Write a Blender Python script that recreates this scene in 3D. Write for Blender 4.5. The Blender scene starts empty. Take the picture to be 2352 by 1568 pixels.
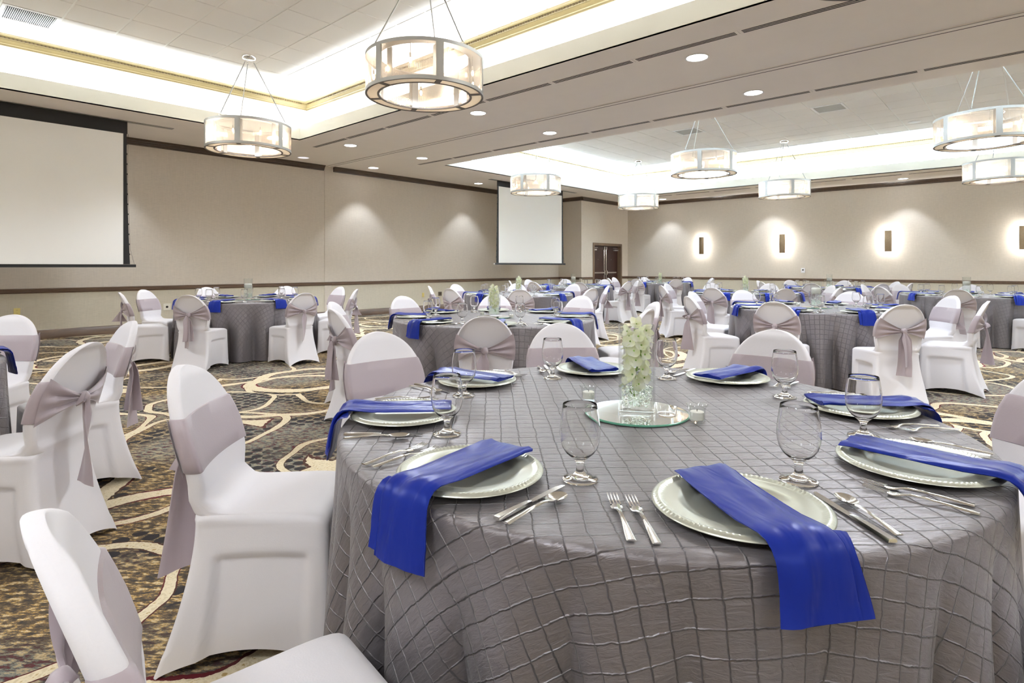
import bpy, math, random
import numpy as np
from mathutils import Matrix, Vector

random.seed(7)
scene = bpy.context.scene
COL = scene.collection
PI = math.pi
sin, cos = math.sin, math.cos

# ---------------------------------------------------------------- camera
F_PX, YAW, HORIZON, CAM_H = 1323.0, 0.7335, 611.8, 1.243
cam_d = bpy.data.cameras.new('camera')
cam_d.sensor_fit = 'HORIZONTAL'
cam_d.sensor_width = 36.0
cam_d.lens = 36.0 * F_PX / 2352.0
cam_d.shift_y = -(784.0 - HORIZON) / 2352.0
cam_d.clip_start = 0.02
cam_d.clip_end = 200
cam = bpy.data.objects.new('camera', cam_d)
COL.objects.link(cam)
cam.location = (0, 0, CAM_H)
cam.rotation_euler = (PI / 2, 0, YAW - PI / 2)
scene.camera = cam

# ---------------------------------------------------------------- world, exposure
w = bpy.data.worlds.new('world')
scene.world = w
w.use_nodes = True
w.node_tree.nodes['Background'].inputs[0].default_value = (0.9, 0.92, 1.0, 1)
w.node_tree.nodes['Background'].inputs[1].default_value = 0.05
scene.view_settings.view_transform = 'Standard'
scene.view_settings.look = 'None'
scene.view_settings.gamma = 1.0
scene.view_settings.use_curve_mapping = False
scene.view_settings.exposure = 0.60
cy = scene.cycles
cy.use_denoising = True
cy.max_bounces = 14
cy.diffuse_bounces = 6
cy.glossy_bounces = 5
cy.transmission_bounces = 12
cy.transparent_max_bounces = 24
cy.sample_clamp_indirect = 6.0
cy.caustics_reflective = False
cy.caustics_refractive = True
cy.blur_glossy = 0.5

# ---------------------------------------------------------------- room numbers (metres)
U_BACK, U_FAR = -5.6, 19.6
V_RIGHT, V_LEFT = -7.4, 12.62
DOOR_U0, V_DOOR = 16.5, 11.62
Z_SOF, Z_LIP, Z_CEIL, Z_LEDGE = 3.66, 3.895, 4.50, 3.76
TRAYS = [(-3.0, 5.48, -5.2, 10.42), (9.15, 17.6, -5.2, 10.42)]
COVE = 0.33
POWER_COVE, POWER_DOWN, POWER_CHAND, POWER_SCONCE = 24.0, 150.0, 106.0, 52.0

LEAN = math.radians(32)     # the strips are aimed slightly towards the middle of each tray
def area_light(name, loc, size_x, size_y, power, color, rot):
    d = bpy.data.lights.new(name, 'AREA')
    d.shape = 'RECTANGLE'; d.size = size_x; d.size_y = size_y
    d.energy = power; d.color = color
    o = bpy.data.objects.new(name, d); COL.objects.link(o)
    o.location = loc; o.rotation_euler = rot
    return o

# strip lights lying in the coves, shining up (power per metre of strip)
for ti, (u0, u1, v0, v1) in enumerate(TRAYS):
    colr = (0.85, 0.925, 1.0) if ti == 0 else (0.64, 0.81, 1.0)
    zc = Z_LEDGE + 0.03
    pw = POWER_COVE * (.92 if ti == 0 else 3.8)
    m = COVE * 0.5
    area_light('cove_strip_light', ((u0 + u1) / 2, v1 + m, zc), u1 - u0 + .5, .05, pw * (u1 - u0), colr, (PI + LEAN, 0, 0))
    area_light('cove_strip_light', ((u0 + u1) / 2, v0 - m, zc), u1 - u0 + .5, .05, pw * (u1 - u0), colr, (PI - LEAN, 0, 0))
    area_light('cove_strip_light', (u0 - m, (v0 + v1) / 2, zc), .05, v1 - v0 + .5, pw * (v1 - v0), colr, (0, PI + LEAN, 0))
    area_light('cove_strip_light', (u1 + m, (v0 + v1) / 2, zc), .05, v1 - v0 + .5, pw * (v1 - v0), colr, (0, PI - LEAN, 0))

# ================================================================ helpers
class MB:
    """collects verts and faces for ONE mesh"""
    def __init__(s):
        s.v = []; s.f = []
    def add(s, verts, faces):
        n = len(s.v)
        s.v.extend([tuple(map(float, p)) for p in verts])
        s.f.extend([tuple(i + n for i in fc) for fc in faces])
        return s
    def box(s, x0, x1, y0, y1, z0, z1):
        v = [(x0, y0, z0), (x1, y0, z0), (x1, y1, z0), (x0, y1, z0), (x0, y0, z1), (x1, y0, z1), (x1, y1, z1), (x0, y1, z1)]
        f = [(0, 3, 2, 1), (4, 5, 6, 7), (0, 1, 5, 4), (1, 2, 6, 5), (2, 3, 7, 6), (3, 0, 4, 7)]
        return s.add(v, f)
    def grid(s, rows, closed=False):
        """rows: list of equally long lists of points"""
        n = len(rows[0]); v = [p for r in rows for p in r]; f = []
        for i in range(len(rows) - 1):
            for j in range(n if closed else n - 1):
                k = (j + 1) % n
                f.append((i * n + j, i * n + k, (i + 1) * n + k, (i + 1) * n + j))
        return s.add(v, f)
    def lathe(s, prof, n=32, cx=0, cy=0, a0=0, a1=2 * PI):
        full = abs(a1 - a0 - 2 * PI) < 1e-6
        m = n if full else n + 1
        rows = []
        for r, z in prof:
            rows.append([(cx + r * cos(a0 + (a1 - a0) * j / n), cy + r * sin(a0 + (a1 - a0) * j / n), z) for j in range(m)])
        return s.grid(rows, closed=full)
    def tube(s, pts, r, n=8, caps=True):
        pts = [Vector(p) for p in pts]
        rr = r if isinstance(r, (list, tuple)) else [r] * len(pts)
        rows = []
        for i, p in enumerate(pts):
            t = (pts[min(i + 1, len(pts) - 1)] - pts[max(i - 1, 0)]).normalized()
            a = Vector((0, 0, 1)) if abs(t.z) < .9 else Vector((1, 0, 0))
            e1 = t.cross(a).normalized(); e2 = t.cross(e1)
            rows.append([tuple(p + (e1 * cos(2 * PI * j / n) + e2 * sin(2 * PI * j / n)) * rr[i]) for j in range(n)])
        base = len(s.v)
        s.grid(rows, closed=True)
        if caps:
            s.f.append(tuple(base + j for j in range(n)))
            s.f.append(tuple(base + (len(rows) - 1) * n + j for j in reversed(range(n))))
        return s
    def sphere(s, c, rx, ry, rz, n=10, m=7):
        rows = []
        for i in range(m + 1):
            th = PI * i / m
            rows.append([(c[0] + rx * sin(th) * cos(2 * PI * j / n), c[1] + ry * sin(th) * sin(2 * PI * j / n), c[2] - rz * cos(th)) for j in range(n)])
        return s.grid(rows, closed=True)
    def prism(s, poly, axis, a, b):
        """poly of (p,q) extruded along axis from a to b; axis 'x': (a,p,q); 'y': (p,a,q); 'z': (p,q,a)"""
        mk = {'x': lambda t, p, q: (t, p, q), 'y': lambda t, p, q: (p, t, q), 'z': lambda t, p, q: (p, q, t)}[axis]
        n = len(poly)
        v = [mk(a, *p) for p in poly] + [mk(b, *p) for p in poly]
        f = [(i, (i + 1) % n, n + (i + 1) % n, n + i) for i in range(n)]
        f += [tuple(range(n)), tuple(range(2 * n - 1, n - 1, -1))]
        return s.add(v, f)
    def mesh(s, name, mat, smooth=True, fixn=True):
        me = bpy.data.meshes.new(name)
        me.from_pydata(s.v, [], s.f)
        if fixn:
            import bmesh
            bm = bmesh.new(); bm.from_mesh(me)
            bmesh.ops.remove_doubles(bm, verts=bm.verts, dist=1e-6)
            bmesh.ops.recalc_face_normals(bm, faces=bm.faces)
            bm.to_mesh(me); bm.free()
        me.materials.append(mat)
        if smooth:
            me.polygons.foreach_set('use_smooth', [True] * len(me.polygons))
            try:
                me.set_sharp_from_angle(angle=math.radians(38 if smooth is True else smooth))
            except Exception:
                pass
        me.update()
        return me

def link(name, me, parent=None, loc=(0, 0, 0), rz=0.0):
    o = bpy.data.objects.new(name, me); COL.objects.link(o)
    o.location = loc
    if rz: o.rotation_euler = (0, 0, rz)
    if parent is not None: o.parent = parent
    return o

def tag(o, label=None, cat=None, group=None, kind=None):
    if label: o['label'] = label
    if cat: o['category'] = cat
    if group: o['group'] = group
    if kind: o['kind'] = kind
    return o

def struct(name, mb, mat, smooth=False, parent=None):
    o = link(name, mb.mesh(name, mat, smooth), parent)
    if parent is None: o['kind'] = 'structure'
    return o

def empty(name, loc=(0, 0, 0), rz=0.0):
    o = bpy.data.objects.new(name, None); COL.objects.link(o)
    o.location = loc; o.rotation_euler = (0, 0, rz); o.empty_display_size = .1
    return o

def copy_tree(src, parent=None):
    c = src.copy(); COL.objects.link(c)
    c.parent = parent
    for ch in src.children: copy_tree(ch, c)
    return c

class Proto:
    """first use moves the built thing itself, later uses copy it with all parts"""
    def __init__(s, root): s.root = root; s.used = False
    def put(s, loc, rz, label, cat, group=None, tilt=None):
        o = s.root if not s.used else copy_tree(s.root)
        s.used = True
        o.location = loc; o.rotation_euler = (tilt[0] if tilt else 0, tilt[1] if tilt else 0, rz)
        for k in ('group',):
            if k in o: del o[k]
        return tag(o, label, cat, group)

def project(p):
    fx, fy = cos(YAW), sin(YAW)
    d = p[0] * fx + p[1] * fy; r = p[0] * fy - p[1] * fx
    if d < .05: return None
    return 1176 + F_PX * r / d, HORIZON - F_PX * (p[2] - CAM_H) / d, d

# ================================================================ materials
def new_mat(name):
    m = bpy.data.materials.new(name); m.use_nodes = True
    nt = m.node_tree
    return m, nt, nt.nodes['Principled BSDF'], nt.nodes['Material Output']

def N(nt, typ, **kw):
    n = nt.nodes.new(typ)
    for k, v in kw.items(): setattr(n, k, v)
    return n

def setin(n, **kw):
    for k, v in kw.items():
        key = k.replace('_', ' ')
        n.inputs[key].default_value = v
    return n

def basic(name, col, rough=.5, metal=0.0, spec=.5, noise=0.0, nscale=30.0, bump=0.0, bscale=None, sheen=0.0, coat=0.0):
    m, nt, b, out = new_mat(name)
    b.inputs['Base Color'].default_value = (*col, 1)
    b.inputs['Roughness'].default_value = rough
    b.inputs['Metallic'].default_value = metal
    b.inputs['Specular IOR Level'].default_value = spec
    if sheen:
        b.inputs['Sheen Weight'].default_value = sheen; b.inputs['Sheen Roughness'].default_value = .4
    if coat: b.inputs['Coat Weight'].default_value = coat
    tc = N(nt, 'ShaderNodeTexCoord')
    if noise or bump:
        nz = N(nt, 'ShaderNodeTexNoise'); setin(nz, Scale=bscale or nscale, Detail=4.0)
        nt.links.new(tc.outputs['Object'], nz.inputs['Vector'])
    if noise:
        rp = N(nt, 'ShaderNodeMapRange')
        setin(rp, To_Min=1 - noise, To_Max=1 + noise)
        nt.links.new(nz.outputs['Fac'], rp.inputs['Value'])
        mx = N(nt, 'ShaderNodeVectorMath', operation='SCALE')
        mx.inputs[0].default_value = col
        nt.links.new(rp.outputs['Result'], mx.inputs['Scale'])
        nt.links.new(mx.outputs['Vector'], b.inputs['Base Color'])
    if bump:
        bp = N(nt, 'ShaderNodeBump'); setin(bp, Strength=bump, Distance=.01)
        nt.links.new(nz.outputs['Fac'], bp.inputs['Height'])
        nt.links.new(bp.outputs['Normal'], b.inputs['Normal'])
    return m

def emis(name, col, strength):
    m, nt, b, out = new_mat(name)
    b.inputs['Base Color'].default_value = (*col, 1)
    b.inputs['Emission Color'].default_value = (*col, 1)
    b.inputs['Emission Strength'].default_value = strength
    return m

def glass(name, col=(1, 1, 1), ior=1.45, rough=0.0):
    m, nt, b, out = new_mat(name)
    b.inputs['Base Color'].default_value = (*col, 1)
    b.inputs['Roughness'].default_value = rough
    b.inputs['IOR'].default_value = ior
    b.inputs['Transmission Weight'].default_value = 1.0
    return m

def thin_glass(name, col=(1, 1, 1), refl=.9):
    m, nt, b, out = new_mat(name)
    L = nt.links.new
    tr = N(nt, 'ShaderNodeBsdfTransparent'); tr.inputs[0].default_value = (*col, 1)
    gl = N(nt, 'ShaderNodeBsdfGlossy'); setin(gl, Roughness=.02)
    lw = N(nt, 'ShaderNodeLayerWeight'); setin(lw, Blend=.35)
    pw_ = N(nt, 'ShaderNodeMath', operation='POWER'); pw_.inputs[1].default_value = 2.2; L(lw.outputs['Facing'], pw_.inputs[0])
    mu = N(nt, 'ShaderNodeMath', operation='MULTIPLY_ADD'); mu.inputs[1].default_value = .55 * refl; mu.inputs[2].default_value = .05; L(pw_.outputs[0], mu.inputs[0])
    mx = N(nt, 'ShaderNodeMixShader'); L(mu.outputs[0], mx.inputs[0]); L(tr.outputs[0], mx.inputs[1]); L(gl.outputs[0], mx.inputs[2])
    L(mx.outputs[0], out.inputs['Surface'])
    return m

def wallpaper(name, col):
    m, nt, b, out = new_mat(name)
    tc = N(nt, 'ShaderNodeTexCoord'); mp = N(nt, 'ShaderNodeMapping')
    mp.inputs['Scale'].default_value = (90, 90, 4)
    nz = N(nt, 'ShaderNodeTexNoise'); setin(nz, Scale=1.0, Detail=5.0, Roughness=.65)
    mp2 = N(nt, 'ShaderNodeMapping'); mp2.inputs['Scale'].default_value = (14, 14, 150)
    nz2 = N(nt, 'ShaderNodeTexNoise'); setin(nz2, Scale=1.0, Detail=3.0)
    for mpx, nzx in ((mp, nz), (mp2, nz2)):
        nt.links.new(tc.outputs['Object'], mpx.inputs['Vector']); nt.links.new(mpx.outputs['Vector'], nzx.inputs['Vector'])
    ad = N(nt, 'ShaderNodeMath', operation='MULTIPLY_ADD'); ad.inputs[1].default_value = .55
    nt.links.new(nz2.outputs['Fac'], ad.inputs[0])
    md = N(nt, 'ShaderNodeMath', operation='MULTIPLY'); md.inputs[1].default_value = .45
    nt.links.new(nz.outputs['Fac'], md.inputs[0]); nt.links.new(md.outputs[0], ad.inputs[2])
    mr = N(nt, 'ShaderNodeMapRange'); setin(mr, From_Min=.3, From_Max=.7, To_Min=.90, To_Max=1.10)
    nt.links.new(ad.outputs[0], mr.inputs['Value'])
    sc = N(nt, 'ShaderNodeVectorMath', operation='SCALE'); sc.inputs[0].default_value = col
    nt.links.new(mr.outputs['Result'], sc.inputs['Scale']); nt.links.new(sc.outputs['Vector'], b.inputs['Base Color'])
    bp = N(nt, 'ShaderNodeBump'); setin(bp, Strength=.15, Distance=.003)
    nt.links.new(ad.outputs[0], bp.inputs['Height']); nt.links.new(bp.outputs['Normal'], b.inputs['Normal'])
    b.inputs['Roughness'].default_value = .62
    b.inputs['Specular IOR Level'].default_value = .35
    return m

def wood(name, c1, c2, rough=.35, scale=6.0):
    m, nt, b, out = new_mat(name)
    tc = N(nt, 'ShaderNodeTexCoord'); mp = N(nt, 'ShaderNodeMapping')
    mp.inputs['Scale'].default_value = (scale, scale * 8, scale * 8) if scale > 0 else (-scale * 8, -scale * 8, -scale)
    nz = N(nt, 'ShaderNodeTexNoise'); setin(nz, Scale=1.0, Detail=6.0, Distortion=.4)
    nt.links.new(tc.outputs['Object'], mp.inputs['Vector']); nt.links.new(mp.outputs['Vector'], nz.inputs['Vector'])
    rp = N(nt, 'ShaderNodeValToRGB')
    rp.color_ramp.elements[0].position = .3; rp.color_ramp.elements[0].color = (*c1, 1)
    rp.color_ramp.elements[1].position = .7; rp.color_ramp.elements[1].color = (*c2, 1)
    nt.links.new(nz.outputs['Fac'], rp.inputs['Fac']); nt.links.new(rp.outputs['Color'], b.inputs['Base Color'])
    b.inputs['Roughness'].default_value = rough
    return m

def carpet_mat():
    m, nt, b, out = new_mat('patterned_carpet')
    L = nt.links.new
    tc = N(nt, 'ShaderNodeTexCoord')
    P = tc.outputs['Object']
    def math_(op, a, c=None, clamp=False):
        n = N(nt, 'ShaderNodeMath', operation=op); n.use_clamp = clamp
        for i, x in enumerate((a, c)):
            if x is None: continue
            if isinstance(x, (int, float)): n.inputs[i].default_value = x
            else: L(x, n.inputs[i])
        return n.outputs[0]
    # slight warp so that the bands look hand drawn
    wn = N(nt, 'ShaderNodeTexNoise'); setin(wn, Scale=.9, Detail=2.0); L(P, wn.inputs['Vector'])
    wv = N(nt, 'ShaderNodeVectorMath', operation='SUBTRACT'); L(wn.outputs['Color'], wv.inputs[0]); wv.inputs[1].default_value = (.5, .5, .5)
    ws = N(nt, 'ShaderNodeVectorMath', operation='SCALE'); L(wv.outputs['Vector'], ws.inputs[0]); ws.inputs['Scale'].default_value = .55
    wa = N(nt, 'ShaderNodeVectorMath', operation='ADD'); L(P, wa.inputs[0]); L(ws.outputs['Vector'], wa.inputs[1])
    wob = N(nt, 'ShaderNodeTexNoise'); setin(wob, Scale=26.0, Detail=3.0); L(P, wob.inputs['Vector'])
    def bands(scale, freq, phase, width):
        mp = N(nt, 'ShaderNodeMapping'); mp.inputs['Location'].default_value = phase; L(wa.outputs['Vector'], mp.inputs['Vector'])
        vo = N(nt, 'ShaderNodeTexVoronoi'); vo.voronoi_dimensions = '2D'; setin(vo, Scale=scale, Randomness=.85)
        L(mp.outputs['Vector'], vo.inputs['Vector'])
        d = math_('MULTIPLY', vo.outputs['Distance'], freq)
        d = math_('FRACT', d)
        d = math_('SUBTRACT', d, .5)
        d = math_('ABSOLUTE', d)            # 0 at band centre
        d = math_('DIVIDE', d, freq * scale)  # metres
        return math_('DIVIDE', d, width)
    b1 = bands(.42, 2.0, (3.1, 1.7, 0), .062)
    b2 = bands(.36, 1.6, (-7.3, 4.2, 0), .045)
    b3 = bands(.95, 1.0, (11.0, 2.0, 0), .026)
    dmin = math_('MINIMUM', b1, math_('MINIMUM', b2, b3))
    dmin = math_('ADD', dmin, math_('MULTIPLY', math_('SUBTRACT', wob.outputs['Fac'], .5), .55))
    # mottled field: stretched streaks of colour
    mp = N(nt, 'ShaderNodeMapping'); mp.inputs['Scale'].default_value = (17, 44, 1)
    mpr = N(nt, 'ShaderNodeMapping'); mpr.inputs['Rotation'].default_value = (0, 0, math.radians(48)); L(P, mpr.inputs['Vector'])
    L(mpr.outputs['Vector'], mp.inputs['Vector'])
    s1 = N(nt, 'ShaderNodeTexNoise'); setin(s1, Scale=1.0, Detail=7.0, Roughness=.72); L(mp.outputs['Vector'], s1.inputs['Vector'])
    big = N(nt, 'ShaderNodeTexNoise'); setin(big, Scale=.75, Detail=2.0); L(P, big.inputs['Vector'])
    big2 = N(nt, 'ShaderNodeTexNoise'); setin(big2, Scale=1.4, Detail=3.0); L(wa.outputs['Vector'], big2.inputs['Vector'])
    def ramp(fac, stops):
        r = N(nt, 'ShaderNodeValToRGB'); e = r.color_ramp.elements
        e[0].position, e[0].color = stops[0][0], (*stops[0][1], 1)
        e[1].position, e[1].color = stops[-1][0], (*stops[-1][1], 1)
        for p, c in stops[1:-1]:
            k = e.new(p); k.color = (*c, 1)
        L(fac, r.inputs['Fac']); return r.outputs['Color']
    charcoal = (.036, .032, .032); brown = (.115, .078, .04); gold = (.40, .235, .055); cream = (.66, .545, .36); teal = (.19, .21, .19); wine = (.13, .018, .026)
    r1 = ramp(s1.outputs['Fac'], [(.30, charcoal), (.42, (.06, .054, .05)), (.47, brown), (.505, (.12, .10, .085)), (.55, gold), (.60, cream), (.68, (.22, .17, .10))])
    r2 = ramp(s1.outputs['Fac'], [(.30, (.05, .045, .045)), (.42, wine), (.455, (.08, .07, .062)), (.51, teal), (.57, (.40, .32, .20)), (.63, (.16, .13, .11)), (.71, cream)])
    mixf = ramp(big.outputs['Fac'], [(.44, (0, 0, 0)), (.56, (1, 1, 1))])
    def mix(f, a, c):
        n = N(nt, 'ShaderNodeMix', data_type='RGBA')
        for i, x in ((0, f), (6, a), (7, c)):
            if isinstance(x, (int, float)): n.inputs[i].default_value = x
            elif isinstance(x, tuple): n.inputs[i].default_value = (*x, 1)
            else: L(x, n.inputs[i])
        return n.outputs[2]
    field = mix(mixf, r1, r2)
    # honeycomb of dark dots in some areas
    mpd = N(nt, 'ShaderNodeMapping'); mpd.inputs['Rotation'].default_value = (0, 0, math.radians(-20)); L(P, mpd.inputs['Vector'])
    vd = N(nt, 'ShaderNodeTexVoronoi'); vd.voronoi_dimensions = '2D'; setin(vd, Scale=11.5, Randomness=.22); L(mpd.outputs['Vector'], vd.inputs['Vector'])
    dd = math_('ADD', vd.outputs['Distance'], math_('MULTIPLY', math_('SUBTRACT', wob.outputs['Fac'], .5), .25))
    dots = math_('LESS_THAN', dd, .40)
    dmask = ramp(big2.outputs['Fac'], [(.50, (0, 0, 0)), (.54, (1, 1, 1))])
    dots = math_('MULTIPLY', dots, dmask)
    field = mix(dots, field, (.036, .033, .034))
    # dark red outline, then cream band
    outl = math_('LESS_THAN', dmin, 1.28)
    band = math_('LESS_THAN', dmin, 1.0)
    flk = N(nt, 'ShaderNodeTexNoise'); setin(flk, Scale=55.0, Detail=2.0); L(P, flk.inputs['Vector'])
    bandc = ramp(flk.outputs['Fac'], [(.35, (.60, .50, .33)), (.52, (.74, .65, .47)), (.64, (.68, .57, .38)), (.70, (.42, .29, .12))])
    side = ramp(big2.outputs['Fac'], [(.40, (.12, .012, .02)), (.60, (.07, .045, .03))])
    colr = mix(outl, field, side)
    colr = mix(band, colr, bandc)
    L(colr, b.inputs['Base Color'])
    b.inputs['Roughness'].default_value = .95
    b.inputs['Specular IOR Level'].default_value = .1
    pile = N(nt, 'ShaderNodeTexNoise'); setin(pile, Scale=260.0, Detail=2.0); L(P, pile.inputs['Vector'])
    bp = N(nt, 'ShaderNodeBump'); setin(bp, Strength=.5, Distance=.004); L(pile.outputs['Fac'], bp.inputs['Height']); L(bp.outputs['Normal'], b.inputs['Normal'])
    return m

def taffeta_mat():
    """grey pintuck taffeta: stitched squares follow the flat cloth (UV in metres)"""
    m, nt, b, out = new_mat('pintuck_taffeta')
    L = nt.links.new
    uv = N(nt, 'ShaderNodeUVMap'); uv.uv_map = 'UVMap'
    wn = N(nt, 'ShaderNodeTexNoise'); setin(wn, Scale=9.0, Detail=3.0); L(uv.outputs['UV'], wn.inputs['Vector'])
    sb = N(nt, 'ShaderNodeVectorMath', operation='SUBTRACT'); L(wn.outputs['Color'], sb.inputs[0]); sb.inputs[1].default_value = (.5, .5, .5)
    sc = N(nt, 'ShaderNodeVectorMath', operation='SCALE'); L(sb.outputs['Vector'], sc.inputs[0]); sc.inputs['Scale'].default_value = .016
    ad = N(nt, 'ShaderNodeVectorMath', operation='ADD'); L(uv.outputs['UV'], ad.inputs[0]); L(sc.outputs['Vector'], ad.inputs[1])
    cn = N(nt, 'ShaderNodeTexNoise'); setin(cn, Scale=75.0, Detail=2.0); L(uv.outputs['UV'], cn.inputs['Vector'])
    cs = N(nt, 'ShaderNodeVectorMath', operation='SUBTRACT'); L(cn.outputs['Color'], cs.inputs[0]); cs.inputs[1].default_value = (.5, .5, .5)
    c2 = N(nt, 'ShaderNodeVectorMath', operation='SCALE'); L(cs.outputs['Vector'], c2.inputs[0]); c2.inputs['Scale'].default_value = .005
    ad2 = N(nt, 'ShaderNodeVectorMath', operation='ADD'); L(ad.outputs['Vector'], ad2.inputs[0]); L(c2.outputs['Vector'], ad2.inputs[1])
    sx = N(nt, 'ShaderNodeSeparateXYZ'); L(ad2.outputs['Vector'], sx.inputs[0])
    def mth(op, a, c=None, clamp=False):
        n = N(nt, 'ShaderNodeMath', operation=op); n.use_clamp = clamp
        for i, x in enumerate((a, c)):
            if x is None: continue
            if isinstance(x, (int, float)): n.inputs[i].default_value = x
            else: L(x, n.inputs[i])
        return n.outputs[0]
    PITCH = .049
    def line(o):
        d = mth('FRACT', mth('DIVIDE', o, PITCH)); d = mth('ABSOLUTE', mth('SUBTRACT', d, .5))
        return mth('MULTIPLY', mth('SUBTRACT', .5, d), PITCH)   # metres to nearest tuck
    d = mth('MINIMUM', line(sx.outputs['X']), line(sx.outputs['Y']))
    ridge = mth('SUBTRACT', 1.0, mth('DIVIDE', d, .0024), clamp=True)
    puff = mth('DIVIDE', mth('MINIMUM', d, .02), .02)
    mp = N(nt, 'ShaderNodeMapping'); mp.inputs['Rotation'].default_value = (0, 0, .6); mp.inputs['Scale'].default_value = (22, 90, 1); L(uv.outputs['UV'], mp.inputs['Vector'])
    cr = N(nt, 'ShaderNodeTexNoise'); setin(cr, Scale=1.0, Detail=5.0, Roughness=.6, Distortion=.8); L(mp.outputs['Vector'], cr.inputs['Vector'])
    h = mth('ADD', mth('MULTIPLY', ridge, .75), mth('ADD', mth('MULTIPLY', puff, .16), mth('MULTIPLY', cr.outputs['Fac'], .75)))
    bp = N(nt, 'ShaderNodeBump'); setin(bp, Strength=.9, Distance=.0045); L(h, bp.inputs['Height']); L(bp.outputs['Normal'], b.inputs['Normal'])
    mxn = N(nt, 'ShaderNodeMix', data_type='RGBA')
    mxn.inputs[6].default_value = (.195, .175, .183, 1); mxn.inputs[7].default_value = (.07, .062, .064, 1)  # second colour: stitch shadow painted in as a thin dark line along each tuck
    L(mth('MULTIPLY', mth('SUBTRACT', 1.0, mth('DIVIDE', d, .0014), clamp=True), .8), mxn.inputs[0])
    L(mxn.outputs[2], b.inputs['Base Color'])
    b.inputs['Metallic'].default_value = .48
    b.inputs['Roughness'].default_value = .38
    b.inputs['Specular IOR Level'].default_value = .6
    b.inputs['Sheen Weight'].default_value = .12
    return m

def satin_mat():
    m, nt, b, out = new_mat('blue_satin')
    L = nt.links.new
    tc = N(nt, 'ShaderNodeTexCoord'); mp = N(nt, 'ShaderNodeMapping'); mp.inputs['Scale'].default_value = (6, 22, 6)
    nz = N(nt, 'ShaderNodeTexNoise'); setin(nz, Scale=1.0, Detail=2.0, Distortion=.6)
    L(tc.outputs['Object'], mp.inputs['Vector']); L(mp.outputs['Vector'], nz.inputs['Vector'])
    bp = N(nt, 'ShaderNodeBump'); setin(bp, Strength=.6, Distance=.008); L(nz.outputs['Fac'], bp.inputs['Height']); L(bp.outputs['Normal'], b.inputs['Normal'])
    b.inputs['Base Color'].default_value = (.012, .024, .215, 1)
    b.inputs['Roughness'].default_value = .33
    b.inputs['Specular IOR Level'].default_value = .18
    b.inputs['Specular Tint'].default_value = (.30, .40, 1.0, 1)
    b.inputs['Sheen Weight'].default_value = .0
    b.inputs['Sheen Tint'].default_value = (.2, .3, 1.0, 1)
    b.inputs['Sheen Roughness'].default_value = .35
    return m

def ribbed_glass():
    m, nt, b, out = new_mat('ribbed_glass')
    L = nt.links.new
    tr = N(nt, 'ShaderNodeBsdfTransparent'); tr.inputs[0].default_value = (.95, .90, .86, 1)
    gl = N(nt, 'ShaderNodeBsdfGlossy'); setin(gl, Roughness=.18); gl.inputs['Color'].default_value = (1, .93, .86, 1)
    tl = N(nt, 'ShaderNodeBsdfTranslucent'); tl.inputs['Color'].default_value = (.95, .90, .85, 1)
    m1 = N(nt, 'ShaderNodeMixShader'); m1.inputs[0].default_value = .16; L(tr.outputs[0], m1.inputs[1]); L(tl.outputs[0], m1.inputs[2])
    m2 = N(nt, 'ShaderNodeMixShader'); m2.inputs[0].default_value = .22; L(m1.outputs[0], m2.inputs[1]); L(gl.outputs[0], m2.inputs[2])
    L(m2.outputs[0], out.inputs['Surface'])
    return m

def frosted(name, col):
    m, nt, b, out = new_mat(name)
    L = nt.links.new
    df = N(nt, 'ShaderNodeBsdfDiffuse'); df.inputs[0].default_value = (*col, 1)
    tl = N(nt, 'ShaderNodeBsdfTranslucent'); tl.inputs[0].default_value = (*col, 1)
    mx = N(nt, 'ShaderNodeMixShader'); mx.inputs[0].default_value = .7
    L(df.outputs[0], mx.inputs[1]); L(tl.outputs[0], mx.inputs[2]); L(mx.outputs[0], out.inputs['Surface'])
    return m

def petal_mat():
    m, nt, b, out = new_mat('flower_petal')
    L = nt.links.new
    df = N(nt, 'ShaderNodeBsdfDiffuse'); tl = N(nt, 'ShaderNodeBsdfTranslucent')
    tc = N(nt, 'ShaderNodeTexCoord')
    nz = N(nt, 'ShaderNodeTexNoise'); setin(nz, Scale=25.0, Detail=2.0); L(tc.outputs['Object'], nz.inputs['Vector'])
    rp = N(nt, 'ShaderNodeValToRGB')
    rp.color_ramp.elements[0].position = .35; rp.color_ramp.elements[0].color = (.88, .90, .62, 1)
    rp.color_ramp.elements[1].position = .62; rp.color_ramp.elements[1].color = (.97, .96, .87, 1)
    L(nz.outputs['Fac'], rp.inputs['Fac'])
    for n in (df, tl): L(rp.outputs['Color'], n.inputs['Color'])
    mx = N(nt, 'ShaderNodeMixShader'); mx.inputs[0].default_value = .4
    L(df.outputs[0], mx.inputs[1]); L(tl.outputs[0], mx.inputs[2]); L(mx.outputs[0], out.inputs['Surface'])
    return m

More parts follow.
